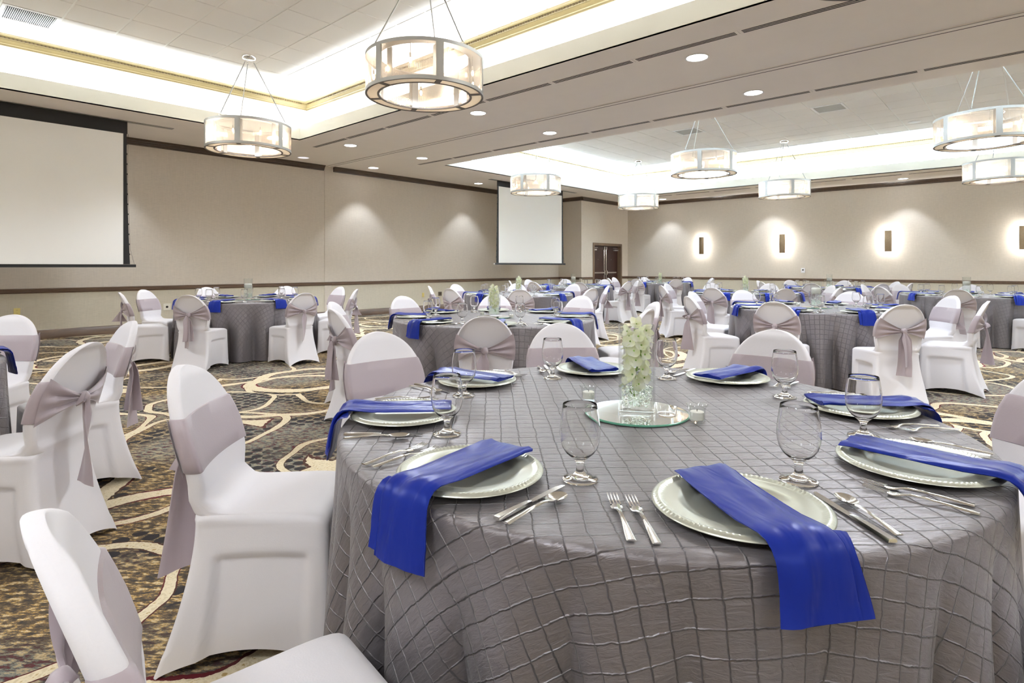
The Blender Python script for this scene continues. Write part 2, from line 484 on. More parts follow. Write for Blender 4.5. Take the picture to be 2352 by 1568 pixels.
M = dict(
    wall=wallpaper('woven_wallpaper', (.60, .535, .455)),
    wall_low=wallpaper('woven_wallpaper_dado', (.57, .52, .42)),
    soffit=basic('taupe_soffit_paint', (.84, .785, .74), .7, noise=.03, nscale=3),
    lip=basic('cream_cove_paint', (.80, .78, .68), .6),
    tray=basic('white_tray_paint', (.86, .86, .84), .7),
    tile=basic('ceiling_tile', (.86, .83, .79), .85, noise=.03, nscale=140, bump=.25, bscale=220),
    tbar=basic('white_grid_bar', (.85, .84, .80), .45),
    gold=basic('gilded_trim', (.095, .070, .028), .45, spec=.25, noise=.1, nscale=12),
    gold_dark=basic('gilded_bead', (.055, .035, .012), .5, spec=.2),
    dark_trim=wood('dark_walnut_trim', (.035, .019, .010), (.065, .036, .019), .35, 3.0),
    rail=wood('brown_chair_rail', (.085, .050, .030), (.135, .082, .05), .33, 3.0),
    carpet=carpet_mat(),
    black=basic('black_screen_cloth', (.012, .011, .011), .8),
    screen=basic('matte_white_screen', (.90, .885, .85), .75),
    grey_metal=basic('grey_case_metal', (.30, .29, .28), .4, metal=.4),
    cover=basic('white_spandex', (.80, .775, .805), .55, sheen=.25, bump=.04, bscale=260, noise=.015, nscale=6),
    sash=basic('mauve_satin_sash', (.40, .336, .360), .48, sheen=.35, bump=.04, bscale=160),
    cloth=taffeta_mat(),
    satin=satin_mat(),
    plate=basic('champagne_silver_charger', (.60, .615, .53), .30, metal=.62, noise=.03, nscale=40),
    steel=basic('polished_steel', (.80, .79, .77), .14, metal=1.0),
    steel_dark=basic('brushed_steel', (.55, .54, .53), .3, metal=1.0),
    goblet=glass('clear_goblet_glass', (1, 1, 1), 1.40),
    vase=thin_glass('clear_vase_glass', (.985, .995, .99)),
    water=thin_glass('clear_water', (.985, .992, .988), .35),
    bead=glass('clear_gel_bead', (.96, 1, .97), 1.35),
    mirror=basic('mirror_silver', (.93, .94, .93), .02, metal=1.0),
    mirror_edge=basic('green_glass_edge', (.10, .28, .20), .15),
    petal=petal_mat(),
    stem=basic('flower_stem_green', (.22, .38, .05), .5),
    wax=basic('white_candle_wax', (.90, .87, .80), .5),
    wick=basic('candle_wick', (.05, .04, .03), .9),
    lamp_metal=basic('satin_nickel_frame', (.50, .50, .49), .42, metal=.55),
    lamp_dark=basic('dark_bronze_divider', (.13, .11, .10), .45, metal=.5),
    chrome=basic('chrome_canopy', (.85, .85, .85), .12, metal=1.0),
    ribbed=ribbed_glass(),
    diffuser=frosted('frosted_diffuser', (.95, .88, .78)),
    bulb=emis('glowing_bulb', (1.0, .80, .52), 28.0),
    down=emis('lit_downlight_lens', (1.0, .98, .97), 9.0),
    down_off=emis('dim_downlight_lens', (.9, .88, .95), .55),
    white_trim=basic('white_fixture_trim', (.82, .81, .80), .4),
    slot=basic('dark_slot', (.02, .016, .015), .8),
    vent=basic('vent_grey_face', (.40, .385, .35), .6),
    door=wood('mahogany_door', (.022, .006, .004), (.036, .010, .006), .3, -1.2),
    door_frame=wood('brown_door_frame', (.10, .062, .036), (.15, .095, .055), .4, -1.2),
    sconce=basic('bronze_sconce_glass', (.20, .14, .08), .25, metal=.6, bump=.3, bscale=60, noise=.3, nscale=18),
    sconce_glow=emis('sconce_lamp', (1.0, .97, .92), 14.0),
    almond=basic('almond_outlet', (.72, .60, .22), .4),
    ivory=basic('ivory_plate', (.78, .75, .66), .4),
    bronze=basic('bronze_plate', (.10, .08, .06), .4, metal=.4),
    plastic=basic('white_plastic', (.85, .85, .87), .4),
)

# ================================================================ structure
struct('floor', MB().add([(U_BACK, V_RIGHT, 0), (U_FAR, V_RIGHT, 0), (U_FAR, V_LEFT, 0), (U_BACK, V_LEFT, 0)], [(0, 1, 2, 3)]), M['carpet'])
RAIL_Z = .83

def wall(name, axis, pos, a, b, side, z1=Z_SOF):
    """axis 'u': wall runs along U at V=pos; side=+1 if the body lies at larger coordinate"""
    t = .15 * side
    for nm, z0, zt, mat, in (('', RAIL_Z, z1, M['wall']), ('dado', 0, RAIL_Z, M['wall_low'])):
        mb = MB()
        lo, hi = min(pos, pos + t), max(pos, pos + t)
        if axis == 'u': mb.box(a, b, lo, hi, z0, zt)
        else: mb.box(lo, hi, a, b, z0, zt)
        if nm == '': root = struct(name, mb, mat)
        else: struct('dado', mb, mat, parent=root)
    return root

wall('wall_left', 'u', V_LEFT, U_BACK, DOOR_U0, 1)
wall('wall_return', 'v', DOOR_U0, V_DOOR, V_LEFT + .15, 1)
wall('wall_right', 'u', V_RIGHT, U_BACK, U_FAR, -1)
wall('wall_back', 'v', U_BACK, V_RIGHT, V_LEFT, -1)
wall('wall_far', 'v', U_FAR, V_RIGHT, V_DOOR + .15, 1)
# door wall with a real opening
D0, D1, DZ = 17.27, 19.07, 2.02
mb = MB()
mb.box(DOOR_U0 + .15, D0, V_DOOR, V_DOOR + .15, RAIL_Z, Z_SOF); mb.box(D1, U_FAR, V_DOOR, V_DOOR + .15, RAIL_Z, Z_SOF); mb.box(D0, D1, V_DOOR, V_DOOR + .15, DZ, Z_SOF)
wd = struct('wall_door', mb, M['wall'])
mb = MB(); mb.box(DOOR_U0 + .15, D0, V_DOOR, V_DOOR + .15, 0, RAIL_Z); mb.box(D1, U_FAR, V_DOOR, V_DOOR + .15, 0, RAIL_Z)
struct('dado', mb, M['wall_low'], parent=wd)
# pilaster where the folding partition meets the wall
PU0, PU1 = 7.27, 7.44
struct('wall_pilaster', MB().box(PU0, PU1, V_LEFT - .008, V_LEFT, 0, Z_SOF), M['wall'])

# ---- soffit ceiling (flat ring around the two trays) as one slab with openings
def soffit():
    us = sorted([U_BACK, U_FAR] + [x for t in TRAYS for x in (t[0], t[1])])
    vs = [V_RIGHT, TRAYS[0][2], TRAYS[0][3], V_LEFT]
    mb = MB()
    for i in range(len(us) - 1):
        for j in range(len(vs) - 1):
            if j == 1 and i in (1, 3): continue
            mb.box(us[i], us[i + 1], vs[j], vs[j + 1], Z_SOF, Z_SOF + .02)
    return struct('ceiling_soffit', mb, M['soffit'])
soffit()

def ring_boxes(mb, u0, u1, v0, v1, t, z0, z1):
    """rectangular frame just outside the rectangle, thickness t"""
    mb.box(u0 - t, u1 + t, v1, v1 + t, z0, z1); mb.box(u0 - t, u1 + t, v0 - t, v0, z0, z1)
    mb.box(u0 - t, u0, v0, v1, z0, z1); mb.box(u1, u1 + t, v0, v1, z0, z1)
    return mb

def profile_frame(mb, u0, u1, v0, v1, prof):
    """mitred moulding inside a rectangle; prof = [(inset, z)]"""
    rows = []
    for d, z in prof:
        rows.append([(u0 + d, v0 + d, z), (u1 - d, v0 + d, z), (u1 - d, v1 - d, z), (u0 + d, v1 - d, z)])
    return mb.grid(rows, closed=True)

TILE = .61
for ti, (u0, u1, v0, v1) in enumerate(TRAYS):
    c = COVE
    lip = MB(); ring_boxes(lip, u0, u1, v0, v1, .03, Z_SOF + .0005, Z_LIP)
    struct('ceiling_cove_lip', lip, M['lip'])
    led = MB(); ring_boxes(led, u0 - .03, u1 + .03, v0 - .03, v1 + .03, c - .03, Z_SOF + .03, Z_LEDGE)
    struct('ceiling_cove_ledge', led, M['tray'])
    up = MB(); ring_boxes(up, u0 - c, u1 + c, v0 - c, v1 + c, .08, Z_SOF + .02, Z_CEIL + .05)
    struct('ceiling_tray_wall', up, M['tray'])
    a0, a1, b0, b1 = u0 - c, u1 + c, v0 - c, v1 + c
    # gold crown
    g = MB()
    profile_frame(g, a0, a1, b0, b1, [(0, Z_CEIL - .150), (.014, Z_CEIL - .150), (.016, Z_CEIL - .128), (.03, Z_CEIL - .120), (.034, Z_CEIL - .10), (.050, Z_CEIL - .082),
                                     (.052, Z_CEIL - .062), (.058, Z_CEIL - .058), (.060, Z_CEIL - .034), (.086, Z_CEIL - .026), (.100, Z_CEIL - .016), (.112, Z_CEIL), (0, Z_CEIL)])
    gr = struct('trim_gold_crown', g, M['gold'], smooth=True)
    bd = MB(); s_ = .045
    for k in range(int((a1 - a0 - .2) / s_)):
        x = a0 + .1 + k * s_; bd.box(x, x + .022, b1 - .068, b1 - .052, Z_CEIL - .060, Z_CEIL - .037)
        if ti == 1: continue
    for k in range(int((b1 - b0 - .2) / s_)):
        y = b0 + .1 + k * s_; bd.box(a1 - .068, a1 - .052, y, y + .022, Z_CEIL - .060, Z_CEIL - .037)
    o = struct('bead_row', bd, M['gold_dark'], parent=gr); o['kind'] = 'stuff'
    # T-bar grid and tiles
    ou, ov = (1.669, 10.03) if ti == 0 else (12.885, 4.607)
    ku0 = math.floor((a0 - ou) / TILE); ku1 = math.ceil((a1 - ou) / TILE)
    kv0 = math.floor((b0 - ov) / TILE); kv1 = math.ceil((b1 - ov) / TILE)
    deck = MB().box(a0, a1, b0, b1, Z_CEIL + .012, Z_CEIL + .04)
    ce = struct('ceiling_tiled', deck, M['tbar'])
    ul = [ou + k * TILE for k in range(ku0, ku1 + 1)]; vl = [ov + k * TILE for k in range(kv0, kv1 + 1)]
    bars = MB()
    for x in ul:
        if a0 < x < a1: bars.box(x - .010, x + .010, b0, b1, Z_CEIL + .002, Z_CEIL + .012)
    for y in vl:
        if b0 < y < b1: bars.box(a0, a1, y - .010, y + .010, Z_CEIL + .003, Z_CEIL + .012)
    struct('grid_bars', bars, M['tbar'], parent=ce)['kind'] = 'stuff'
    vents = [(1.06, 9.42)] if ti == 0 else [(12.885, 4.607 - 3 * TILE), (12.885, 4.607 + 2 * TILE)]
    def tile_mesh(w_, h_):
        mbt = MB(); x, y, bv = w_ / 2 - .009, h_ / 2 - .009, .006
        rows = [[(-x, -y, .010), (x, -y, .010), (x, y, .010), (-x, y, .010)], [(-x, -y, .003), (x, -y, .003), (x, y, .003), (-x, y, .003)],
                [(-x + bv, -y + bv, -.004), (x - bv, -y + bv, -.004), (x - bv, y - bv, -.004), (-x + bv, y - bv, -.004)]]
        mbt.grid(rows, closed=True); mbt.f.append((8, 9, 10, 11))
        return mbt
    full = tile_mesh(TILE, TILE).mesh('ceiling_tile', M['tile'], False)
    cand, rest = [], MB()
    for i in range(len(ul) - 1):
        for j in range(len(vl) - 1):
            x0, x1, y0, y1 = max(ul[i], a0), min(ul[i + 1], a1), max(vl[j], b0), min(vl[j + 1], b1)
            if x1 - x0 < .06 or y1 - y0 < .06: continue
            if any(abs(ul[i] - p) < .05 and abs(vl[j] - q) < .05 for p, q in vents): continue
            p = project(((x0 + x1) / 2, (y0 + y1) / 2, Z_CEIL))
            vis = p is not None and -80 < p[0] < 2430 and -60 < p[1] < 640
            cand.append((0 if vis else 1, p[2] if p else 99, x0, x1, y0, y1))
    cand.sort()
    for k, (nv, d, x0, x1, y0, y1) in enumerate(cand):
        cx, cyy = (x0 + x1) / 2, (y0 + y1) / 2
        isfull = x1 - x0 > TILE - .01 and y1 - y0 > TILE - .01
        if k < 296 and not nv:
            me = full if isfull else tile_mesh(x1 - x0, y1 - y0).mesh('ceiling_tile_cut', M['tile'], False)
            link('ceiling_tile', me, ce, (cx, cyy, Z_CEIL))
        else:
            t = tile_mesh(x1 - x0, y1 - y0)
            rest.add([(a + cx, b_ + cyy, z + Z_CEIL) for a, b_, z in t.v], t.f)
    struct('ceiling_tile_field', rest, M['tile'], parent=ce)['kind'] = 'stuff'
    # air grilles set into the grid
    for vi, (p, q) in enumerate(vents):
        r = empty('ceiling_vent', (p + TILE / 2, q + TILE / 2, Z_CEIL))
        h = TILE / 2 - .012
        fr = MB(); ring_boxes(fr, -h + .04, h - .04, -h + .04, h - .04, .04, -.008, .008); link('frame', fr.mesh('vent_frame', M['white_trim'], False), r)
        link('backing', MB().box(-h, h, -h, h, .009, .0115).mesh('vent_backing', M['slot'] if ti == 0 else M['vent'], False), r)
        if ti == 0:
            slat = MB().box(-.0022, .0022, -h + .04, h - .04, -.004, .006).mesh('vent_slat', M['white_trim'], False)
            n = 26
            for k in range(n): link('slat', slat, r, (-h + .05 + (2 * h - .1) * k / (n - 1), 0, 0))
            tag(r, 'white slatted return air grille set in the tile ceiling', 'vent')
        else:
            pan = MB(); hh = h - .045; pan.box(-hh, hh, -hh, hh, -.004, .008)
            link('face_panel', pan.mesh('vent_panel', M['vent'], False), r)
            tag(r, ['grey flat air panel in the far tile ceiling, nearer the two right chandeliers', 'grey flat air panel in the far tile ceiling, above the small screen side'][vi], 'vent', 'grey ceiling panels')

# round speaker disc in the far tray
mb = MB().lathe([(0, -.012), (.105, -.012), (.12, -.006), (.125, 0), (0, 0)], 28)
o = link('ceiling_speaker', mb.mesh('ceiling_speaker', M['white_trim']), None, (15.67, 1.95, Z_CEIL - .005)); tag(o, 'small round white speaker in the far tile ceiling', 'speaker')

# ---- crown, chair rail and baseboard
CROWN = [(0, Z_SOF - .120), (.012, Z_SOF - .120), (.014, Z_SOF - .10), (.03, Z_SOF - .092), (.034, Z_SOF - .07), (.055, Z_SOF - .05), (.057, Z_SOF - .034), (.085, Z_SOF - .02), (.10, Z_SOF - .001), (0, Z_SOF - .001)]
RAILP = [(0, .785), (.012, .785), (.014, .80), (.026, .806), (.028, .845), (.036, .852), (.036, .866), (0, .870)]
BASEP = [(0, 0), (.022, 0), (.022, .105), (.016, .118), (.012, .140), (.006, .152), (0, .155)]
def run_u(name, prof, mat, v, a, b, sgn):
    """moulding on a wall at V=v running along U; sgn -1: room lies at smaller V"""
    return struct(name, MB().prism([(v + sgn * d, z) for d, z in prof], 'x', a, b), mat, smooth=True)
def run_v(name, prof, mat, u, a, b, sgn):
    return struct(name, MB().prism([(u + sgn * d, z) for d, z in prof], 'y', a, b), mat, smooth=True)
k = 0
for nm, prof, mat in (('trim_crown', CROWN, M['dark_trim']), ('trim_rail', RAILP, M['rail']), ('baseboard', BASEP, M['rail'])):
    ext = max(d for d, z in prof)
    gapa, gapb = (PU0 - .02, PU1 + .06) if nm == 'trim_crown' else (PU0, PU1)
    run_u(nm + '_left', prof, mat, V_LEFT, U_BACK, gapa, -1)
    run_u(nm + '_left', prof, mat, V_LEFT, gapb, DOOR_U0, -1)
    if nm != 'trim_crown': run_u(nm + '_pilaster', [(max(0, d - .012), z) for d, z in prof], mat, V_LEFT - .008, PU0, PU1, -1)
    run_v(nm + '_return', prof, mat, DOOR_U0, V_DOOR - ext, V_LEFT, -1)
    if nm == 'trim_crown': run_u(nm + '_door', prof, mat, V_DOOR, DOOR_U0 - ext, U_FAR, -1)
    else:
        run_u(nm + '_door', prof, mat, V_DOOR, DOOR_U0 - ext, D0 - .08, -1); run_u(nm + '_door', prof, mat, V_DOOR, D1 + .08, U_FAR, -1)
    run_v(nm + '_far', prof, mat, U_FAR, V_RIGHT, V_DOOR, -1)
    run_u(nm + '_right', prof, mat, V_RIGHT, U_BACK, U_FAR, 1)
    run_v(nm + '_back', prof, mat, U_BACK, V_RIGHT, V_LEFT, 1)

# folding partition track along the beam
tr = struct('trim_track', MB().box(7.29, 7.43, V_RIGHT, V_LEFT - .04, Z_SOF - .012, Z_SOF), M['soffit'])
struct('track_slot', MB().box(7.385, 7.40, V_RIGHT, V_LEFT - .05, Z_SOF - .0135, Z_SOF - .010), M['slot'], parent=tr)
struct('track_edge', MB().box(7.29, 7.296, V_RIGHT, V_LEFT - .05, Z_SOF - .016, Z_SOF - .011), M['grey_metal'], parent=tr)

# linear slot diffusers on the beam (1.21 m pieces)
def slot_vent(u, v, length, along_v, label, group):
    r = empty('slot_diffuser', (u, v, Z_SOF), 0 if along_v else PI / 2)
    l = length / 2
    link('frame', MB().box(-.052, .052, -l, l, -.004, 0).mesh('slot_frame', M['soffit'], False), r)
    sl = MB().box(-.009, .009, -l + .03, l - .03, -.0055, -.001).mesh('slot_gap', M['slot'], False)
    for dx in (-.032, 0, .032): link('air_slot', sl, r, (dx, 0, 0))
    return tag(r, label, 'vent', group)
ordw = ['first', 'second', 'third', 'fourth', 'fifth', 'sixth', 'seventh', 'eighth', 'ninth', 'tenth', 'eleventh']
for row, (u, tn) in enumerate(((5.985, 'near edge of the beam'), (8.66, 'far edge of the beam'))):
    for k in range(11):
        v = 10.20 - k * 1.225
        slot_vent(u, v, 1.215, True, f'taupe three-slot air diffuser, {ordw[k]} from left wall along {tn}', 'slot diffusers on the ' + tn)
for k in range(8):
    slot_vent(18.1, 9.6 - k * 1.3, 1.2, True, f'thin slot air diffuser above far wall, {ordw[k]} from the doors', 'slot diffusers before the far wall')

# ================================================================ downlights
def downlight_proto(lens):
    r = empty('recessed_downlight')
    link('trim_ring', MB().lathe([(.118, .001), (.135, -.001), (.138, -.006), (.120, -.007), (.112, .0)], 32).mesh('downlight_ring', M['white_trim']), r)
    link('lens', MB().lathe([(0, -.003), (.116, -.003), (.116, .0), (0, .0)], 32).mesh('downlight_lens', lens), r)
    return r
PD_ON, PD_OFF = Proto(downlight_proto(M['down'])), Proto(downlight_proto(M['down_off']))
def downlight(u, v, label, on=True, power=None, cone=100, group='recessed downlights on the beam'):
    (PD_ON if on else PD_OFF).put((u, v, Z_SOF - .001), 0, label, 'ceiling light', group)
    if on:
        d = bpy.data.lights.new('downlight_spot', 'SPOT'); d.energy = power or POWER_DOWN; d.color = (.80, .89, 1.0)
        d.spot_size = math.radians(cone); d.spot_blend = .45; d.shadow_soft_size = .07
        o = bpy.data.objects.new('downlight_spot', d); COL.objects.link(o); o.location = (u, v, Z_SOF - .03)
for i, v in enumerate((10.09, 6.47, 2.87, -.75)):
    downlight(6.38, v, f'lit round downlight, {ordw[i]} from left wall on near side of the beam')
    downlight(8.20, v, f'lit round downlight, {ordw[i]} from left wall on far side of the beam')
for i, v in enumerate((10.09, 6.47, 2.87, -.75)):
    downlight(-4.3, v, f'lit round downlight, {ordw[i]} from left wall above the rear aisle', group='recessed downlights over the rear aisle')
downlight(6.40, 12.0, 'dim round downlight close to the left wall, near side of the beam', on=False)
downlight(8.21, 11.97, 'lit downlight washing the left wall beside the partition track', power=POWER_DOWN * .6, cone=84, group='wall washing downlights')
downlight(11.8, 11.95, 'lit downlight washing the left wall beside the small screen', power=POWER_DOWN * .6, cone=84, group='wall washing downlights')
downlight(2.62, 11.98, 'lit downlight tucked behind the big screen, washing the left wall', power=POWER_DOWN * .6, cone=84, group='wall washing downlights')
for v, t in ((9.83, 'nearest the doors'), (6.22, 'second from the doors'), (2.62, 'third from the doors'), (-1.0, 'beyond the right edge')):
    downlight(18.98, v, f'lit downlight washing the far wall, {t}', power=POWER_DOWN * .6, cone=84, group='wall washing downlights')

# ================================================================ chandeliers
def chand_proto():
    R, RI, H_ = .615, .47, .40
    r = empty('drum_chandelier')
    link('top_ring', MB().lathe([(RI, H_), (R, H_), (R, H_ - .035), (R - .012, H_ - .035), (R - .012, H_ - .012), (RI, H_ - .012), (RI, H_)], 72).mesh('chandelier_top_ring', M['lamp_metal']), r)
    link('bottom_ring', MB().lathe([(R - .020, .012), (R, .035), (R, 0), (R - .022, 0), (R - .022, .012), (R - .012, .035), (R, .035)], 72).mesh('chandelier_bottom_ring', M['lamp_metal']), r)
    link('inner_ring', MB().lathe([(RI, 0), (RI + .022, 0), (RI + .022, .012), (RI, .012), (RI, 0)], 60).mesh('chandelier_inner_ring', M['lamp_dark']), r)
    link('outer_rim', MB().lathe([(R - .022, -.001), (R - .001, -.001), (R - .001, .004), (R - .022, .004), (R - .022, -.001)], 72).mesh('chandelier_outer_rim', M['lamp_dark']), r)
    post = MB(); n = 6
    for rr0, rr1 in ((R - .010, R + .003),):
        rows = []
        for z in (.03, H_ - .03):
            rows.append([((rr1) * cos(-.06 + .12 * j / n), rr1 * sin(-.06 + .12 * j / n), z) for j in range(n + 1)] + [((rr0) * cos(.06 - .12 * j / n), rr0 * sin(.06 - .12 * j / n), z) for j in range(n + 1)])
        post.grid(rows, closed=True)
    pm = post.mesh('chandelier_post', M['lamp_metal'])
    def ribs(rad, nr, a0, a1):
        mb = MB(); rows = []
        for z in (.035, H_ - .035):
            row = []
            for j in range(nr * 4 + 1):
                a = a0 + (a1 - a0) * j / (nr * 4)
                row.append(((rad + .0045 * abs(sin(PI * j / 4))) * cos(a), (rad + .0045 * abs(sin(PI * j / 4))) * sin(a), z))
            rows.append(row)
        return mb.grid(rows)
    pane = ribs(R - .008, 40, .06, PI / 3 - .06).mesh('chandelier_pane', M['ribbed'], 80)
    pane_in = ribs(RI + .006, 30, .03, PI / 3 - .03).mesh('chandelier_inner_pane', M['ribbed'], 80)
    ipost = MB().add([], [])
    rows = []
    for z in (.012, H_ - .02):
        rows.append([((RI + .012) * cos(a), (RI + .012) * sin(a), z) for a in (-.07, 0, .07)] + [((RI + .002) * cos(a), (RI + .002) * sin(a), z) for a in (.07, 0, -.07)])
    ipost.grid(rows, closed=True); ipm = ipost.mesh('chandelier_inner_post', M['lamp_metal'])
    diff = MB().lathe([(RI + .022, .004), (R - .022, .004), (R - .022, .010), (RI + .022, .010), (RI + .022, .004)], 20, a0=.05, a1=PI / 3 - .05).mesh('chandelier_diffuser', M['diffuser'])
    dv = MB().box(RI + .01, R - .01, -.028, .028, 0, .011).mesh('chandelier_divider', M['lamp_dark'], False)
    stem = MB().tube([(0, 0, .0), (0, 0, -.10)], .003, 6).tube([(0, 0, -.10), (0, 0, -.145)], .011, 10).mesh('chandelier_socket', M['lamp_metal'])
    bulb = MB().sphere((0, 0, -.172), .012, .012, .028, 10, 8).mesh('chandelier_bulb', M['bulb'])
    for k in range(6):
        a = k * PI / 3
        link('post', pm, r, rz=a); link('inner_post', ipm, r, rz=a); link('glass_panel', pane, r, rz=a); link('inner_glass', pane_in, r, rz=a)
        link('diffuser_panel', diff, r, rz=a); link('divider', dv, r, rz=a)
    for k in range(9):
        a = k * 2 * PI / 9 + .2
        s = link('bulb_socket', stem, r, (.535 * cos(a), .535 * sin(a), H_ - .03)); link('bulb', bulb, s)
    # hanging rods and canopy
    zc = Z_CEIL - 3.03
    link('canopy', MB().lathe([(0, zc), (.105, zc), (.105, zc - .03), (.095, zc - .045), (.05, zc - .055), (0, zc - .055)], 28).mesh('chandelier_canopy', M['chrome']), r)
    rod = MB().tube([(.075, 0, zc - .11), (.535, 0, H_ + .06)], .0075, 8).mesh('chandelier_rod', M['lamp_metal'])
    def ringlink(p, ax):
        mb = MB(); pts = []
        for j in range(13):
            t = 2 * PI * j / 12
            pts.append((p[0] + .014 * cos(t) * (1 if ax else 0), p[1] + .014 * cos(t) * (0 if ax else 1), p[2] + .018 * sin(t)))
        return mb.tube(pts, .003, 6, False)
    links = [ringlink(p, ax).mesh('chandelier_link', M['chrome']) for p, ax in (((.066, 0, zc - .07), 1), ((.070, 0, zc - .095), 0), ((.543, 0, H_ + .045), 1), ((.553, 0, H_ + .018), 0))]
    for k in range(3):
        a = k * 2 * PI / 3 + PI / 6
        ro = link('hanging_rod', rod, r, rz=a)
        for lm in links: link('chain_link', lm, ro)
    return r
PCH = Proto(chand_proto())
for (u, v, rot, lab) in (
    (3.90, 9.00, 52, 'drum chandelier hanging left, in front of the wall beside the big screen'),
    (3.90, 4.75, 4, 'largest drum chandelier at top centre with ribbed glass panels'),
    (10.85, 9.00, 8, 'drum chandelier hanging in front of the small screen'),
    (15.80, 9.00, 22, 'smallest drum chandelier, hanging before the double doors'),
    (15.80, 4.75, 35, 'drum chandelier hanging low before the far wall between two sconces'),
    (10.85, 4.75, 17, 'drum chandelier in the far tray just right of centre'),
    (10.85, 0.50, 17, 'large drum chandelier cut by the right edge, the upper one'),
    (15.80, 0.50, 22, 'drum chandelier cut by the right edge, the lower one'),
    (-1.3, 9.00, 30, 'drum chandelier of the rear row, nearest the big screen wall'),
    (-1.3, 4.75, 12, 'drum chandelier of the rear row, second from the big screen wall'),
    (-1.3, 0.50, 25, 'drum chandelier of the rear row above the photographer'),
    (-1.3, -3.75, 25, 'drum chandelier of the rear row, last before the right wall'),
    (3.90, -3.75, 45, 'drum chandelier of the near tray, last before the right wall'),
    (10.85, -3.75, 45, 'drum chandelier of the far tray, near row, last before the right wall'),
    (15.80, -3.75, 5, 'drum chandelier of the far tray, far row, last before the right wall'),
    (3.90, 0.55, 40, 'drum chandelier of which only the lower rim shows at the top edge')):
    PCH.put((u, v, 3.03), math.radians(rot), lab, 'chandelier', 'drum chandeliers')
    # light leaving through the open, frosted underside, and the glow of the bulbs between the glass walls
    d = bpy.data.lights.new('chandelier_lamp', 'SPOT'); d.energy = POWER_CHAND * (1.0 if u < 6 else .66); d.color = (.84, .91, 1.0); d.shadow_soft_size = .30
    d.spot_size = math.radians(168); d.spot_blend = .5
    o = bpy.data.objects.new('chandelier_lamp', d); COL.objects.link(o); o.location = (u, v, 3.03 - .03)
    for q in range(3):
        aq = math.radians(rot) + .2 + q * 2 * PI / 3
        d = bpy.data.lights.new('chandelier_bulb_lamp', 'POINT'); d.energy = 9.0; d.color = (1.0, .88, .72); d.shadow_soft_size = .03
        o = bpy.data.objects.new('chandelier_bulb_lamp', d); COL.objects.link(o); o.location = (u + .535 * cos(aq), v + .535 * sin(aq), 3.03 + .19)

# ================================================================ wall sconces
def sconce_proto():
    r = empty('wall_sconce')
    # stands off the wall: front shield bent like a shallow V, back box with the lamp
    sh = MB(); w2, h2 = .085, .30
    rows = []
    for z in np.linspace(-h2, h2, 9):
        bulge = .015 * (1 - abs(z) / h2)
        rows.append([(-.085, -w2 - bulge * .3, z), (-.10 - bulge, 0, z), (-.085, w2 + bulge * .3, z), (-.075, w2 + bulge * .3, z), (-.088 - bulge, 0, z), (-.075, -w2 - bulge * .3, z)])
    sh.grid(rows, closed=True)
    n = len(rows) - 1
    sh.f.append(tuple(range(6))); sh.f.append(tuple(n * 6 + j for j in reversed(range(6))))
    link('front_shield', sh.mesh('sconce_shield', M['sconce']), r)
    link('back_box', MB().box(-.03, 0, -.04, .04, -.18, .18).mesh('sconce_box', M['bronze'], False), r)
    link('lamp_tube', MB().tube([(-.055, 0, -.22), (-.055, 0, .22)], .012, 10).mesh('sconce_tube', M['sconce_glow']), r)
    return r
PSC = Proto(sconce_proto())
for v, t in ((8.62, 'nearest the double doors'), (5.93, 'second from the double doors'), (3.05, 'third from the double doors'), (.14, 'cut by the right edge')):
    PSC.put((U_FAR, v, 1.975), 0, f'bronze glass wall sconce glowing on far wall, {t}', 'wall lamp', 'sconces on the far wall')
    for dz in (-.15, .15):
        d = bpy.data.lights.new('sconce_lamp', 'POINT'); d.energy = POWER_SCONCE; d.color = (1.0, .98, .94); d.shadow_soft_size = .02
        o = bpy.data.objects.new('sconce_lamp', d); COL.objects.link(o); o.location = (U_FAR - .055, v, 1.975 + dz)

